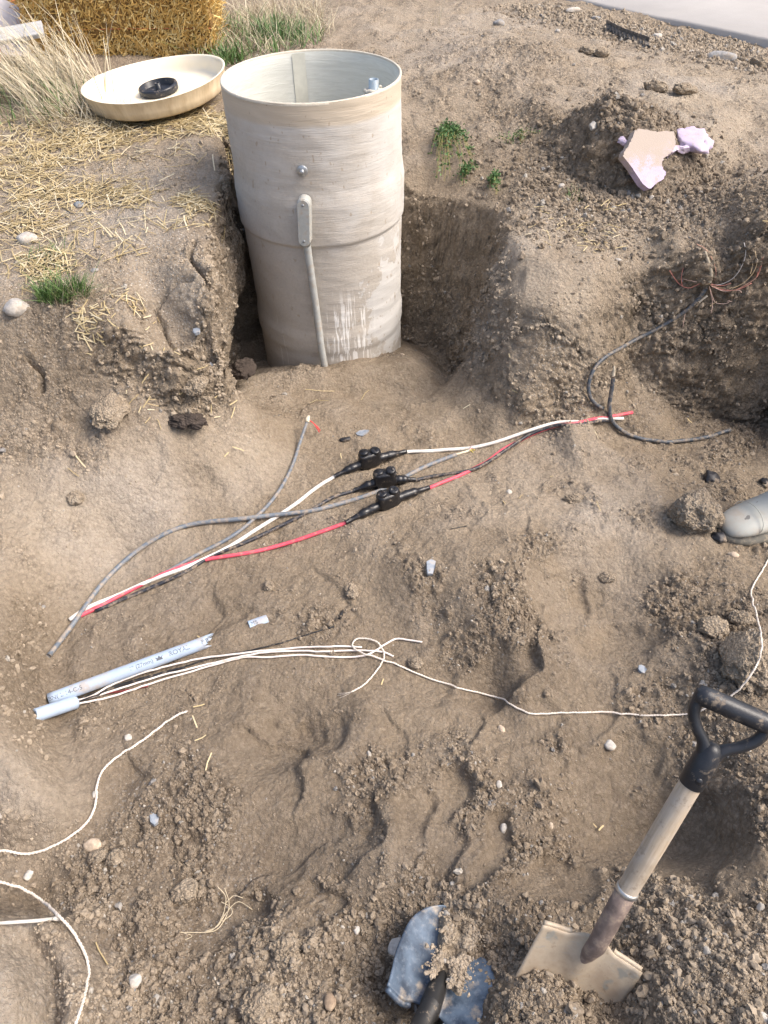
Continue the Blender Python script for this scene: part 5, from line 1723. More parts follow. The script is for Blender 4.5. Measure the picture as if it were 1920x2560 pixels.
def build_foam():
    m = foam_mat('purple_foam_dusty', True)
    c = G(*cz(700, 620), .05)
    outline = [(530, 250), (620, 235), (800, 262), (1030, 262), (1055, 350), (1050, 440), (1010, 530), (960, 580), (900, 610), (880, 700), (900, 760), (935, 790), (905, 880), (810, 940), (715, 1005), (640, 950), (560, 830), (470, 700), (375, 580), (430, 480), (480, 400)]
    # board plane: leaning on the pile, tilted towards the camera
    gp_ = np.array([G(*cz(*p)) for p in outline] + [G(*cz(700, 450)), G(*cz(800, 400)), G(*cz(650, 750)), G(*cz(750, 600))])
    A_ = np.c_[gp_[:, 0], gp_[:, 1], np.ones(len(gp_))]
    co_ = np.linalg.lstsq(A_, gp_[:, 2], rcond=None)[0]
    nrm = np.array((-co_[0], -co_[1], 1.)); nrm /= np.linalg.norm(nrm)
    dv = (gp_ - gp_.mean(0)) @ nrm
    c = gp_.mean(0) + nrm * (np.quantile(dv, .93) + .012)
    pts = []
    dense = []
    for (x0_, y0_), (x1_, y1_) in zip(outline, outline[1:] + outline[:1]):
        for k in range(5):
            t_ = k / 5
            j_ = 0 if k == 0 else random.uniform(-9, 9)
            dense.append((x0_ + (x1_ - x0_) * t_ + j_, y0_ + (y1_ - y0_) * t_ + j_))
    for p in dense:
        d = ray(*cz(*p))
        o_ = np.array((0, 0, CAM_Z))
        t = np.dot(c - o_, nrm) / np.dot(d, nrm)
        pts.append(o_ + d * t)
    th = thing('foam_board', 'torn purple foam insulation board, dusted with soil, on the dark pile', 'foam board', c)
    bm = bmesh.new()
    top = [bm.verts.new(p + nrm * .012) for p in pts]; bot = [bm.verts.new(p - nrm * .020) for p in pts]
    bm.faces.new(top[::-1]); bm.faces.new(bot)
    n_ = len(pts)
    for k in range(n_):
        bm.faces.new((top[k], top[(k + 1) % n_], bot[(k + 1) % n_], bot[k]))
    bmesh.ops.recalc_face_normals(bm, faces=bm.faces[:])
    part('board', bm_mesh('board', bm, m, False), th)
    m2 = foam_mat('purple_foam', False)
    def chunk(path, radii, seed, nm='piece'):
        v, f = tube([np.array(p) for p in path], radii, 10)
        v = np.array(v)
        n_ = perlin3(v[:, 0] * 30, v[:, 1] * 30, v[:, 2] * 30, seed)
        v = v + np.stack([n_, np.roll(n_, 3), np.roll(n_, 7)], 1) * .014
        return mesh_np(nm, v, f, m2, False)
    path = catmull([G(*cz(960, 560), .02), G(*cz(1060, 490), .03), G(*cz(1150, 470), .045), G(*cz(1240, 490), .03)], 5)
    part('torn_strip', chunk(path, [.012] * 6 + [.014] * 5 + [.012] * 5, 3), th)
    c2 = G(*cz(1250, 420), .02)
    o = obj('foam_chunk', lump_mesh('foam_chunk', 77, .080, .055, .036, m2, .40, 4, 7))
    o.location = c2 + np.array((.005, 0, .012)); o.rotation_euler = (.5, .2, -.45)
    tag(o, 'crumpled purple foam chunk at the right of the foam board', 'foam', 'purple foam scraps')
    o = obj('foam_chunk', lump_mesh('foam_chunk', 78, .024, .014, .012, m2, .45, 3, 5))
    o.location = G(*cz(410, 385), .008); o.rotation_euler = (.3, .2, -.6)
    tag(o, 'little purple foam scrap at the left of the foam board', 'foam', 'purple foam scraps')
    o = obj('foam_chunk', lump_mesh('foam_chunk', 79, .020, .022, .010, SM['white'], .35, 3, 5))
    o.location = G(*cz(30, 185), .006); o.rotation_euler = (.5, 0, .3)
    tag(o, 'whitish scrap stuck in the dark pile up left of the foam', 'scrap', 'purple foam scraps')


build_foam()

# ------------------------------------------------------------------ black plastic strip and flat stones by the road
def build_strip():
    a, b, c = G(1310, 48, .03), G(1345, 66, .03), G(1402, 86, .03)
    th = thing('plastic_strip', 'bent black slotted plastic strip lying near the road edge', 'plastic strip', b)
    mm = simple('dusty_black_plastic', (.085, .08, .076), .6, .3, 30, dust=.3)
    path = catmull([a, b, c], 10)
    def band(z0, z1, off):
        bm = bmesh.new(); prev = None
        for p in path:
            vs = [bm.verts.new((p[0], p[1] + off, p[2] + z0)), bm.verts.new((p[0], p[1] + off, p[2] + z1)), bm.verts.new((p[0], p[1] + off + .006, p[2] + z1)), bm.verts.new((p[0], p[1] + off + .006, p[2] + z0))]
            if prev:
                for k in range(4):
                    bm.faces.new((prev[k], prev[(k + 1) % 4], vs[(k + 1) % 4], vs[k]))
            prev = vs
        return bm
    part('upper_rail', bm_mesh('upper_rail', band(-.008, .012, .0), mm, False), th)
    part('lower_rail', bm_mesh('lower_rail', band(-.028, -.016, -.05), mm, False), th)
    for k in range(1, len(path) - 1, 2):
        p = path[k]
        bm = bmesh.new()
        bmesh.ops.create_cube(bm, size=1)
        for v in bm.verts:
            v.co = Vector((p[0] + v.co.x * .018, p[1] - .022 + v.co.y * .052, p[2] - .014 + v.co.z * .006 + v.co.y * .018))
        part('rung', bm_mesh('rung', bm, mm, False), th)


build_strip()
for i, (px, py, wd, hh, lab) in enumerate([(1555, 120, 60, 26, 'flat grey slab lying in the gravel by the road'), (1238, 20, 34, 12, 'flat pale slab at the top edge beside the road'), (1420, 76, 22, 12, 'pale splintered slab at the end of the black strip'), (1288, 38, 18, 9, 'small dark slab left of the black strip')]):
    stone(px, py, wd, hh, 'grey' if i in (0, 3) else 'pale', lab, 300 + i, .3, 8, 'flat stones by the road', 'flat stone', 'flat_stone', .1)
for i, (px, py, wd, hh, lab) in enumerate([(1268, 108, 26, 16, 'brown lump on the gravel strip below the slabs'), (1300, 112, 30, 20, 'tan lump beside the brown lump on the gravel strip'), (1415, 185, 40, 26, 'small crumbly clod on pale ground above the spoil pile'), (1480, 190, 50, 24, 'broken clod on the pale ground toward the right edge'), (1640, 135, 40, 24, 'dark tangled clod at the right edge by the road')]):
    clod(px, py, wd, hh, lab, 330 + i, rough=.35, sink=.3, sub=4)

# ------------------------------------------------------------------ things at the top left corner
def corner():
    q = np.array(P(2, 112, .70)); base = .66
    red = simple('red_paint', (.55, .05, .03), .45, .1)
    th = thing('red_can', 'red container at the left edge under the grey boards', 'container', (q[0] - .085, q[1], base))
    obj('body', lathe('body', [(.0005, 0), (.075, 0), (.08, .006), (.08, .13), (.075, .145), (.05, .155), (.0005, .158)], red, 32), th)
    obj('cap', lathe('cap', [(.022, .155), (.022, .18), (.018, .184), (.0005, .184)], simple('black_plastic', (.018, .020, .026), .32), 20), th)
    def board(nm, lab, c, sx, sy, sz, rot, mat):
        bm = bmesh.new(); bmesh.ops.create_cube(bm, size=1)
        for v in bm.verts:
            v.co = Vector((v.co.x * sx, v.co.y * sy, v.co.z * sz))
        bmesh.ops.bevel(bm, geom=bm.edges[:], offset=.003, segments=1, affect='EDGES')
        o = obj(nm, bm_mesh(nm, bm, mat, False)); o.location = c; o.rotation_euler = rot
        tag(o, lab, nm.replace('_', ' '))
    gw = simple('weathered_board', (.40, .40, .40), .75, .2, 12, bmp=.3, stretch=(1, 8, 8))
    wp = simple('pale_sheet', (.62, .60, .61), .6, .1, 8)
    p = P(32, 88, .77)
    board('plank', 'weathered grey plank end sticking in at the left edge below the bale', (p[0] - .18, p[1], .77), .62, .10, .022, (.35, -.10, .28), gw)
    p = P(5, 50, .80)
    board('sheet', 'pale grey sheet leaning at the left edge beside the far bale', (p[0] - .16, p[1] + .12, .80), .36, .30, .012, (.75, .5, .2), wp)
    p = P(40, 104, .68)
    board('plastic_sheet', 'crumpled whitish sheet lying under the grey plank', (p[0] - .05, p[1], .672), .26, .16, .010, (.1, .05, .2), wp)


corner()


# ------------------------------------------------------------------ shovels
CAMV = np.array((0, 0, CAM_Z))
RIGHT, UPV, FWD = np.array((1., 0, 0)), np.array((0, SP, CP)), np.array((0, CP, -SP))


def at_depth(px, py, t):
    return CAMV + ray(px, py) * t


def across(axis, sx, sy):
    """unit vector perpendicular to axis that runs along screen direction (sx right, sy down)"""
    v = RIGHT * sx - UPV * sy
    k = -np.dot(v, axis) / np.dot(FWD, axis)
    v = v + FWD * k
    return v / np.linalg.norm(v)


def grid_mesh(name, rows, mat, thick=.0022):
    """rows of points -> thin solid sheet"""
    R_, C_ = len(rows), len(rows[0])
    V = np.array([p for r in rows for p in r], float)
    n_ = np.zeros_like(V).reshape(R_, C_, 3)
    A = V.reshape(R_, C_, 3)
    du = np.gradient(A, axis=1); dv = np.gradient(A, axis=0)
    nn = np.cross(du, dv); nn /= np.linalg.norm(nn, axis=2)[..., None] + 1e-12
    B = A - nn * thick
    V2 = np.concatenate([A.reshape(-1, 3), B.reshape(-1, 3)])
    Fq = []
    N = R_ * C_
    for i in range(R_ - 1):
        for j in range(C_ - 1):
            a, b, c, d = i * C_ + j, i * C_ + j + 1, (i + 1) * C_ + j + 1, (i + 1) * C_ + j
            Fq.append((a, b, c, d)); Fq.append((N + d, N + c, N + b, N + a))
    rim = [j for j in range(C_)] + [i * C_ + C_ - 1 for i in range(1, R_)] + [(R_ - 1) * C_ + j for j in range(C_ - 2, -1, -1)] + [i * C_ for i in range(R_ - 2, 0, -1)]
    for k in range(len(rim)):
        a, b = rim[k], rim[(k + 1) % len(rim)]
        Fq.append((b, a, N + a, N + b))
    return mesh_np(name, V2, Fq, mat)


def build_spade():
    A = np.array(at_depth(1287, 2036, 1.305))      # top of the blade
    B = np.array(at_depth(1588, 1533, 1.165))      # middle of the grip
    ax = (B - A); L_ = np.linalg.norm(ax); ax /= L_
    S = across(ax, 203, 88)
    if S[0] < 0:
        S = -S
    N = np.cross(S, ax)
    if np.dot(N, CAMV - A) < 0:
        N = -N
    th = thing('d_handle_shovel', 'short square shovel with wooden shaft and black D shaped grip, stuck in soil', 'shovel', A - ax * .2)
    # painted, dusty steel blade
    m, n, l, b = new_mat('dusty_blade')
    oc = coord(n, l)
    n1 = noise(n, l, 14, 5, .6, oc); n2 = noise(n, l, 70, 4, .7, oc)
    c = mixc(n, l, ramp(n, l, n1, .35, .65), (.38, .30, .215), (.53, .455, .35))
    c = mixc(n, l, ramp(n, l, noise(n, l, 22, 3, .5, oc), .62, .68, 0, .7), c, (.22, .235, .22))
    c = mixc(n, l, ramp(n, l, noise(n, l, 7, 5, .65, oc), .48, .62, 0, .8), c, (.25, .19, .13))
    c = mixc(n, l, ramp(n, l, noise(n, l, 1, 4, .6, coord(n, l, 'Object', (30, 30, 160))), .60, .70, 0, .5), c, (.33, .32, .30))
    c = mixc(n, l, ramp(n, l, n2, .58, .72, 0, .6), c, (.22, .155, .10))
    l.new(c, b.inputs['Base Color']); b.inputs['Roughness'].default_value = .6; b.inputs['Metallic'].default_value = .15
    bump(n, l, b, n2, .25, .002)
    hw = .094; bl_ = .25
    rows = []
    for i in range(30):
        t = i / 29
        row = []
        for j in range(31):
            s = (j / 30 - .5) * 2
            # shoulders dip towards the socket, slight dish
            y0 = .004 - .020 * (1 - sstep(.16, .42, abs(s))) * (1 - t) * -1
            shoulder = -.014 * sstep(.18, .5, abs(s)) * (1 - t) + .012 * (1 - sstep(.05, .3, abs(s))) * (1 - t)
            p = A + S * (s * hw * (1 - .04 * t)) - ax * (t * bl_ - shoulder)
            p = p + N * (-.014 * (1 - s * s) + .020 * (1 - t) ** 2.2 * math.exp(-(s / .17) ** 2) + .004 * t * t)
            row.append(p)
        rows.append(row)
    part('blade', grid_mesh('blade', rows, m, .0025), th)
    # rolled foot treads on the shoulders
    for sg in (-1, 1):
        path = [A + S * (sg * hw * q) + ax * (-.014 * float(sstep(.18, .5, q)) + .001) + N * (-.014 * (1 - q * q) - .004) for q in np.linspace(.42, .98, 8)]
        part('foot_tread', tubes_mesh('foot_tread', [(path, .0048)], m, 8), th)
    sm = simple('rusty_socket', (.19, .145, .125), .6, .35, 40, dust=.25, dscale=40, metal=.3, bmp=.3)
    c0 = A + N * .012
    part('socket', tubes_mesh('socket', [([A - ax * .060 + N * -.012, A - ax * .03 + N * -.002, A + N * .008, A + ax * .03 + N * .006, A + ax * .07 + N * .003, A + ax * .125], [.006, .013, .0165, .0172, .0178, .0182])], sm, 18), th)
    # wooden shaft
    m, n, l, b = new_mat('worn_wood')
    oc = coord(n, l)
    d2 = nd(n, 'ShaderNodeMapping'); l.new(oc, d2.inputs['Vector'])
    rot = Vector(ax).to_track_quat('Z', 'Y').inverted().to_euler()
    d2.inputs['Rotation'].default_value = rot; d2.vector_type = 'POINT'
    sc2 = nd(n, 'ShaderNodeMapping'); sc2.inputs['Scale'].default_value = (120, 120, 9); l.new(d2.outputs[0], sc2.inputs['Vector'])
    gr = noise(n, l, 1, 5, .65, sc2.outputs[0]); n1 = noise(n, l, 18, 5, .6, oc)
    c = mixc(n, l, ramp(n, l, gr, .35, .65), (.36, .28, .195), (.52, .43, .325))
    c = mixc(n, l, ramp(n, l, n1, .45, .7, 0, .75), c, (.42, .37, .31))
    c = mixc(n, l, ramp(n, l, noise(n, l, 7, 4, .6, oc), .52, .68, 0, .6), c, (.24, .18, .12))
    c = mixc(n, l, ramp(n, l, noise(n, l, 50, 4, .7, oc), .56, .70, 0, .6), c, (.15, .11, .08))
    l.new(c, b.inputs['Base Color']); b.inputs['Roughness'].default_value = .75
    bump(n, l, b, gr, .3, .002)
    e0, e1 = A + ax * .105, A + ax * (L_ - .125)
    part('shaft', tubes_mesh('shaft', [([e0 + (e1 - e0) * t for t in np.linspace(0, 1, 12)], [.0175, .0178, .018, .0182, .0182, .0182, .0182, .0181, .018, .018, .0178, .0178])], m, 20), th)
    st = simple('bare_steel', (.50, .49, .47), .35, .1, metal=.8)
    f0 = A + ax * .118
    part('ferrule', tubes_mesh('ferrule', [([f0, f0 + ax * .001, f0 + ax * .008, f0 + ax * .009], [.0185, .0198, .0198, .0188])], st, 20), th)
    # black D grip: sleeve, two arms, cross bar
    bk = simple('scuffed_black_grip', (.020, .022, .027), .36, .3, 25, dust=.14, dscale=45, bmp=.15)
    s0 = A + ax * (L_ - .150)
    gp = part('grip', tubes_mesh('grip_sleeve', [([s0, s0 + ax * .003, s0 + ax * .03, s0 + ax * .055, s0 + ax * .075, s0 + ax * .085], [.0180, .0205, .0208, .0203, .017, .008])], bk, 20), th)
    hwG = .060
    for sg in (-1, 1):
        pth = catmull([s0 + ax * .055 + S * sg * .004, s0 + ax * .078 + S * sg * .016, s0 + ax * .098 + S * sg * (hwG - .022), s0 + ax * .118 + S * sg * (hwG - .008), s0 + ax * .140 + S * sg * (hwG - .004), s0 + ax * .156 + S * sg * (hwG - .006)], 6)
        part('grip_arm', tubes_mesh('grip_arm', [(pth, [.014 - .0045 * sstep(0, .3, t) + .003 * sstep(.75, 1, t) for t in np.linspace(0, 1, len(pth))])], bk, 12), gp)
    bar = [B + S * x for x in (-hwG - .004, -hwG - .002, -hwG * .8, -hwG * .3, hwG * .3, hwG * .8, hwG + .002, hwG + .004)]
    part('cross_bar', tubes_mesh('cross_bar', [(bar, [.007, .0150, .0166, .0168, .0168, .0166, .0150, .007])], bk, 20), gp)
    rv = s0 + ax * .022 + N * .0212
    part('rivet', tubes_mesh('rivet', [([rv - N * .003, rv, rv + N * .0012, rv + N * .002], [.0055, .0055, .004, .001])], bk, 10), gp)


build_spade()


def build_blue_shovel():
    # blade lies in the crumbs pointing away, its tip under soil; handle runs out of the frame
    c = np.array(G(962, 2085, .03))
    zc = c[2] + .012
    def W(px, py, z):
        return np.array(P(px, py, z))
    base = W(925, 2182, zc + .012)
    tip = W(998, 1980, zc - .030)
    ax = tip - base; L_ = np.linalg.norm(ax); ax /= L_
    S = np.cross(ax, (0, 0, 1.)); S /= np.linalg.norm(S)
    roll = math.radians(-8)
    N = np.cross(S, ax)
    S, N = S * math.cos(roll) + N * math.sin(roll), N * math.cos(roll) - S * math.sin(roll)
    th = thing('blue_shovel', 'blue round point shovel blade with black handle, half covered in soil', 'shovel', base)
    m, n, l, b = new_mat('worn_blue_paint')
    oc = coord(n, l)
    n1 = noise(n, l, 16, 5, .6, oc); n2 = noise(n, l, 90, 4, .7, oc)
    c1 = mixc(n, l, ramp(n, l, n1, .38, .62), (.022, .035, .058), (.10, .14, .195))
    c1 = mixc(n, l, ramp(n, l, n2, .52, .75, 0, .5), c1, (.24, .27, .31))
    c1 = mixc(n, l, ramp(n, l, noise(n, l, 26, 4, .65, oc), .54, .70, 0, .75), c1, (.35, .29, .22))
    l.new(c1, b.inputs['Base Color']); b.inputs['Roughness'].default_value = .45; b.inputs['Metallic'].default_value = .2
    bump(n, l, b, n2, .2, .002)
    hw = .090; bl_ = L_ * 1.02
    rows = []
    for i in range(36):
        t = i / 35
        # width profile of a round point blade
        wv = hw * (.93 + .10 * sstep(0, .35, t)) * math.sqrt(max(.0004, 1 - max(0, (t - .50) / .50) ** 2.1))
        row = []
        for j in range(33):
            s = (j / 32 - .5) * 2
            sh = -.012 * sstep(.25, .6, abs(s)) * (1 - t) ** 3
            p = base + ax * (t * bl_ + .0 - sh * -1) + S * (s * wv)
            p = p + N * (.030 * s * s * (1 - .5 * t) - .004 + .020 * math.exp(-(s / .16) ** 2) * (1 - t) ** 1.6)
            row.append(p)
        rows.append(row)
    part('blade', grid_mesh('blue_blade', rows, m, .0025), th)
    for sg in (-1, 1):
        path = [base + S * (sg * hw * .93 * q) - ax * (.012 * float(sstep(.25, .6, q)) + .002) + N * (.030 * q * q - .010) for q in np.linspace(.40, .98, 8)]
        part('foot_tread', tubes_mesh('foot_tread', [(path, .006)], m, 8), th)
    bk = simple('black_handle', (.018, .017, .016), .5, .3, 30, dust=.1)
    hd = -ax + np.array((-.10, 0, .55)); hd /= np.linalg.norm(hd)
    p0 = base + ax * .035 + N * .010
    part('socket', tubes_mesh('socket', [([p0 + ax * .05 - N * .012, p0 + ax * .025 - N * .004, p0, p0 - ax * .03 + N * .003, p0 - ax * .05 + N * .012], [.004, .012, .018, .0195, .019])], bk, 16), th)
    h0 = p0 - ax * .035 + N * .008
    part('handle', tubes_mesh('handle', [([h0 + hd * t for t in np.linspace(0, 1.15, 14)], .0175)], bk, 16), th)
    # soil lying on the blade
    hp = []
    for i in range(40):
        row = []
        t = .20 + .86 * i / 39
        for j in range(36):
            s = (j / 35 - .5) * 2 * (.38 + .34 * float(sstep(.68, .95, t))) + .06 * math.sin(t * 7) + .10
            p = base + ax * (t * bl_) + S * (s * hw)
            e = min(1, (1 - abs(j / 35 - .5) * 2) * 3.2) * min(1, i / 39 * 5) * 1.0
            nn = float(perlin(np.array([p[0] * 26]), np.array([p[1] * 26]), 4)[0]); n3 = float(perlin(np.array([p[0] * 90]), np.array([p[1] * 90]), 5)[0])
            edge = e + .75 * nn - .25
            surf = .030 * s * s * (1 - .5 * t) - .004 + .020 * math.exp(-(s / .16) ** 2) * (1 - t) ** 1.6
            # a bare ridge by the socket
            edge -= 1.2 * math.exp(-((s - .02) / .15) ** 2) * float(sstep(.62, .30, t))
            row.append(p + N * (surf + (-.006 + .034 * float(sstep(-.2, .7, edge))) + .004 * n3 * float(sstep(0, .5, edge))))
        hp.append(row)
    o = obj('soil_on_blade', mesh_np('soil_on_blade', [p for r in hp for p in r], [(i * 36 + j, i * 36 + j + 1, (i + 1) * 36 + j + 1, (i + 1) * 36 + j) for i in range(39) for j in range(35)], M_CLOD))
    tag(o, 'loose soil heaped on the blue shovel blade', 'soil', kind='stuff')
    return base, ax, S, N, hw, bl_


BLUE = build_blue_shovel()


# ------------------------------------------------------------------ rubber boot at the right edge
def build_boot():
    toe = np.array(P(1556, 1158, .035))
    d = np.array((.93, .30, 0)); d /= np.linalg.norm(d)
    s = np.array((-d[1], d[0], 0))
    g0 = max(gz(*toe[:2]), gz(*(toe + d * .15)[:2])) - .004
    th = thing('rubber_boot', 'muddy grey green rubber boot toe reaching in at the right edge', 'boot', (toe[0], toe[1], g0))
    m, n, l, b = new_mat('muddy_rubber')
    oc = coord(n, l)
    c = mixc(n, l, ramp(n, l, noise(n, l, 9, 4, .6, oc), .35, .65), (.34, .345, .31), (.43, .43, .385))
    c = mixc(n, l, ramp(n, l, noise(n, l, 16, 5, .68, oc), .48, .66, 0, .8), c, (.40, .34, .265))
    c = mixc(n, l, ramp(n, l, noise(n, l, 40, 2, .5, oc), .70, .73, 0, .8), c, (.12, .11, .10))
    l.new(c, b.inputs['Base Color']); b.inputs['Roughness'].default_value = .42
    # cross-sections along the foot, then up the shaft
    secs = [(.000, .020, .030, .030), (.010, .036, .030, .040), (.032, .046, .030, .050), (.07, .052, .028, .060), (.11, .052, .026, .076), (.15, .047, .026, .096), (.185, .043, .026, .130), (.22, .043, .026, .19), (.26, .042, .026, .30)]
    V, Fq = [], []
    K = 28
    def ring(c_, hw_, u, hh, e):
        for k in range(K):
            a = 2 * math.pi * k / K
            V.append(c_ + s * (hw_ * math.cos(a)) + e * (hh * math.sin(a)))
    up = np.array((0, 0, 1.))
    base = np.array((toe[0], toe[1], g0))
    for x, hw_, zb, zt in secs[:6]:
        ring(base + d * x + up * ((zb * .3 + zt) / 2), hw_, d, (zt - zb * .3) / 2, up)
    for f, (cx, cz_, hw_, hh) in enumerate([(.185, .075, .045, .064), (.205, .110, .045, .062), (.215, .15, .045, .060), (.222, .20, .048, .062), (.226, .27, .053, .066), (.228, .34, .058, .070), (.228, .38, .060, .072)]):
        tilt = min(1, .35 + f * .25)
        e = up * (1 - tilt) - d * tilt; e = e / np.linalg.norm(e)
        ring(base + d * cx + up * cz_, hw_, d, hh, e * -1 if False else e)
    n_ = len(V) // K
    for i in range(n_ - 1):
        for k in range(K):
            Fq.append((i * K + k, i * K + (k + 1) % K, (i + 1) * K + (k + 1) % K, (i + 1) * K + k))
    V.append(base + d * -.003 + up * .022); c0 = len(V) - 1
    for k in range(0, K, 2):
        Fq.append((k + 1, k, c0, (k + 2) % K))
    o = part('upper', mesh_np('upper', V, Fq, m), th)
    md = o.modifiers.new('round', 'SUBSURF'); md.levels = 1; md.render_levels = 1
    # sole outline
    sole = simple('boot_sole', (.13, .122, .10), .7, .2, dust=.3)
    bm = bmesh.new()
    out_ = [(-.004, 0), (.004, .022), (.022, .038), (.05, .049), (.09, .054), (.14, .050), (.19, .043), (.25, .042), (.28, .032), (.292, 0), (.28, -.032), (.25, -.042), (.19, -.043), (.14, -.050), (.09, -.054), (.05, -.049), (.022, -.038), (.004, -.022)]
    out_ = [((x - .14) * 1.045 + .14, y * 1.09) for x, y in out_]
    lo = [bm.verts.new(base + d * x + s * y + up * -.012) for x, y in out_]; hi = [bm.verts.new(base + d * x + s * y + up * .014) for x, y in out_]
    bm.faces.new(lo[::-1]); bm.faces.new(hi)
    for k in range(len(out_)):
        bm.faces.new((lo[k], lo[(k + 1) % len(out_)], hi[(k + 1) % len(out_)], hi[k]))
    part('sole', bm_mesh('sole', bm, sole), th)
    th.scale = (1.2, 1.2, 1.2)
    # moulded toe seam
    seam = [base + d * (.064 + .010 * math.cos(a)) + s * (.0505 * math.sin(a)) + up * (.040 + .0325 * math.cos(a)) for a in np.linspace(-1.7, 1.7, 24)]
    part('toe_seam', tubes_mesh('toe_seam', [(seam, .0011)], m, 6), th)


build_boot()


# ------------------------------------------------------------------ loose soil crumbs: instanced grains on the surface
def crumb_protos():
    r = []
    for i in range(6):
        me = lump_mesh('crumb_grain', 500 + i, 1, .85 + .1 * (i % 3), .75, M_CRUMB, .75, 2, 7, 2.3, False)
        r.append(me)
    return r


def scatter(name, label, x, y, z, scl, tone, kind_):
    n_ = len(x)
    protos = PROTOS
    which = rng.integers(0, len(protos), n_)
    # one child-free stuff object for each grain shape would clutter: use one object with an index attribute
    me = bpy.data.meshes.new(name)
    me.vertices.add(n_)
    me.vertices.foreach_set('co', np.stack([x, y, z], 1).astype(np.float32).ravel())
    for nm, a in (('scl', scl), ('tone', tone)):
        at = me.attributes.new(nm, 'FLOAT', 'POINT'); at.data.foreach_set('value', a.astype(np.float32))
    at = me.attributes.new('pick', 'INT', 'POINT'); at.data.foreach_set('value', which.astype(np.int32))
    at = me.attributes.new('rot', 'FLOAT_VECTOR', 'POINT'); at.data.foreach_set('vector', rng.uniform(0, 6.283, (n_, 3)).astype(np.float32).ravel())
    o = obj(name, me)
    tag(o, label, 'soil crumbs', kind='stuff')
    ng = bpy.data.node_groups.new(name, 'GeometryNodeTree')
    ng.interface.new_socket('Geometry', in_out='INPUT', socket_type='NodeSocketGeometry')
    ng.interface.new_socket('Geometry', in_out='OUTPUT', socket_type='NodeSocketGeometry')
    N = ng.nodes; L = ng.links
    gi, go = N.new('NodeGroupInput'), N.new('NodeGroupOutput')
    jn = N.new('GeometryNodeJoinGeometry')
    for p in reversed(protos):
        oi = N.new('GeometryNodeObjectInfo'); oi.inputs['Object'].default_value = p; oi.inputs['As Instance'].default_value = True
        oi.transform_space = 'ORIGINAL'
        L.new(oi.outputs['Geometry'], jn.inputs[0])
    ip = N.new('GeometryNodeInstanceOnPoints'); ip.inputs['Pick Instance'].default_value = True
    def na(nm, t):
        q = N.new('GeometryNodeInputNamedAttribute'); q.data_type = t; q.inputs['Name'].default_value = nm
        return q.outputs['Attribute']
    L.new(gi.outputs[0], ip.inputs['Points']); L.new(jn.outputs[0], ip.inputs['Instance'])
    L.new(na('pick', 'INT'), ip.inputs['Instance Index']); L.new(na('scl', 'FLOAT'), ip.inputs['Scale'])
    e2r = N.new('FunctionNodeEulerToRotation'); L.new(na('rot', 'FLOAT_VECTOR'), e2r.inputs[0]); L.new(e2r.outputs[0], ip.inputs['Rotation'])
    L.new(ip.outputs[0], go.inputs[0])
    md = o.modifiers.new('grains', 'NODES'); md.node_group = ng
    return o


# six grains that lie in the open near the shovel; the loose crumbs repeat their shapes
PROTOS = []
for i, (px, py) in enumerate([(705, 1985), (640, 1925), (560, 1935), (985, 1985), (1180, 1500), (1420, 1560)]):
    q = G(px, py)
    o = obj('soil_grain', crumb_protos()[i] if i == 0 else lump_mesh('crumb_grain', 500 + i, 1, .85 + .1 * (i % 3), .75, M_CRUMB, .75, 2, 7, 2.3, False))
    o.location = (q[0], q[1], q[2] + .004); o.scale = (.009, .009, .009)
    tag(o, ['loose soil grain in the crumbs right of the whitish clod', 'soil grain on the crumbs above the whitish clod', 'soil grain beside the smooth scoop at lower centre', 'soil grain above the blue shovel blade', 'soil grain below the white cord right of centre', 'soil grain on the floor below the white cord near the shovel grip'][i], 'soil grain', 'loose soil grains')
    PROTOS.append(o)


def field(n_try, rad_lo, rad_hi, power, key):
    y = rng.uniform(0.12, 1, n_try) ** 1.0
    y = .12 + (4.6 - .12) * rng.uniform(0, 1, n_try) ** 1.5
    x = rng.uniform(-1, 1, n_try) * (.40 * y + .68)
    cr = rs(RA['crumb'], x, y); sm = rs(RA['smooth'], x, y); gr = rs(RA['grit'], x, y); st = rs(RA['steep'], x, y)
    pr = key(cr, sm, gr, st, x, y)
    cl = fbm(x.astype(np.float32), y.astype(np.float32), .05, 2, 77)
    keep = rng.uniform(0, 1, n_try) < pr * (.6 + .8 * np.clip(cl + .3, 0, 1))
    # nothing inside the tank
    keep &= np.hypot(x - TX, y - TY) > TR + .02
    x, y = x[keep], y[keep]
    scl = rad_lo + (rad_hi - rad_lo) * rng.uniform(0, 1, len(x)) ** power
    z = rs(HR, x, y) + scl * .05
    tone = np.clip(.40 + .45 * rs(RA['pale'], x, y) - .42 * rs(RA['moist'], x, y) + rng.normal(0, .12, len(x)), 0, 1)
    return x, y, z, scl, tone


a1 = field(420000, .0012, .0042, 2.6, lambda c, s, g, st, x, y: np.clip(.10 + .95 * c - .5 * s, .02, 1) * (1 - st))
a2 = field(80000, .0035, .0105, 2.8, lambda c, s, g, st, x, y: np.clip(.02 + .75 * c ** 1.5 - .4 * s, 0, 1) * (1 - st))
a3 = field(1200, .009, .017, 3.0, lambda c, s, g, st, x, y: np.clip(.5 * (c - .35), 0, 1) * (1 - st))
a4 = field(60000, .0018, .005, 2.0, lambda c, s, g, st, x, y: np.clip(.8 * g, 0, 1) * (1 - st))
def patch(px, py, rx, ry, n_, lo, hi, pw, tn, zc=None):
    q = G(px, py)
    x = q[0] + rng.normal(0, rx, n_); y = q[1] + rng.normal(0, ry, n_)
    s_ = lo + (hi - lo) * rng.uniform(0, 1, n_) ** pw
    ok_ = rs(RA['steep'], x, y) < .35
    x, y, s_ = x[ok_], y[ok_], s_[ok_]
    return x, y, rs(HR, x, y) + s_ * .1, s_, np.clip(rng.normal(tn, .13, len(x)), 0, 1)
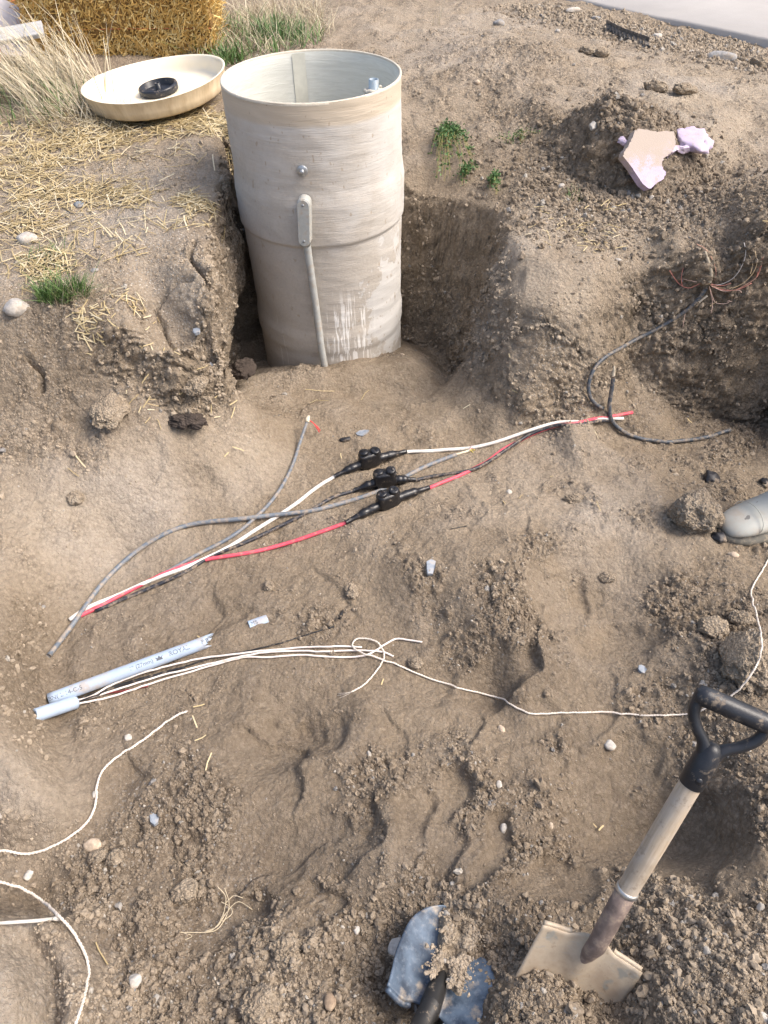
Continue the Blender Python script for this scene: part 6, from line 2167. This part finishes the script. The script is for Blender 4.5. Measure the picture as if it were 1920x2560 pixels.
pile = patch(1350, 300, .22, .20, 9000, .003, .016, 6.0, .12)
gvs = []
for k_ in range(26):
    f_ = k_ / 25
    gvs.append(patch(1150 + 560 * f_, 20 + 128 * f_, .14, .10, 420, .003, .016, 5.0, .50))
gv = [np.concatenate([g_[k] for g_ in gvs]) for k in range(5)]
fan = patch(1215, 840, .07, .07, 1300, .0015, .009, 4, .5)
lobe = patch(1270, 475, .20, .08, 1700, .0015, .008, 4.5, .62)
# crumbs and pebbles sticking in the cut faces
wv, wp_, wm_ = WALLV
k_ = rng.choice(len(wv), min(16000, len(wv)), replace=False)
ws = .0014 + .0085 * rng.uniform(0, 1, len(k_)) ** 5
wall = (wv[k_, 0], wv[k_, 1], wv[k_, 2], ws, np.clip(.45 + .35 * wp_[k_] - .3 * wm_[k_] + rng.normal(0, .12, len(k_)), 0, 1))
X = [np.concatenate([a[k] for a in (a1, a2, a3, a4, pile, gv, fan, lobe, wall)]) for k in range(5)]
# crumbs on the blue blade
base, ax, S, N, hw, bl_ = BLUE
k = 2600
t = rng.uniform(.22, 1.05, k); s = np.clip(rng.normal(.10, .20, k) * (1 + .9 * sstep(.75, 1.0, t)), -.5, .6)
bare = np.exp(-((s - .02) / .15) ** 2) * sstep(.62, .30, t)
nn = perlin((base[0] + ax[0] * t * bl_ + S[0] * s * hw) * 26, (base[1] + ax[1] * t * bl_ + S[1] * s * hw) * 26, 4)
ok = (rng.uniform(0, 1, k) > bare * 1.4) & (nn > -.25)
t, s = t[ok], s[ok]
sc_b = .0013 + .0050 * rng.uniform(0, 1, len(t)) ** 4
Pb = base[None] + ax[None] * (t * bl_)[:, None] + S[None] * (s * hw)[:, None] + N[None] * (.030 * s * s * (1 - .5 * t) + .024)[:, None]
X[0] = np.concatenate([X[0], Pb[:, 0]]); X[1] = np.concatenate([X[1], Pb[:, 1]]); X[2] = np.concatenate([X[2], Pb[:, 2]]); X[3] = np.concatenate([X[3], sc_b]); X[4] = np.concatenate([X[4], rng.uniform(.2, .7, len(t))])
scatter('soil_crumbs', 'loose crumbs and grit of brown soil strewn over the dig', *X, 'crumb')
print('crumbs', len(X[0]))
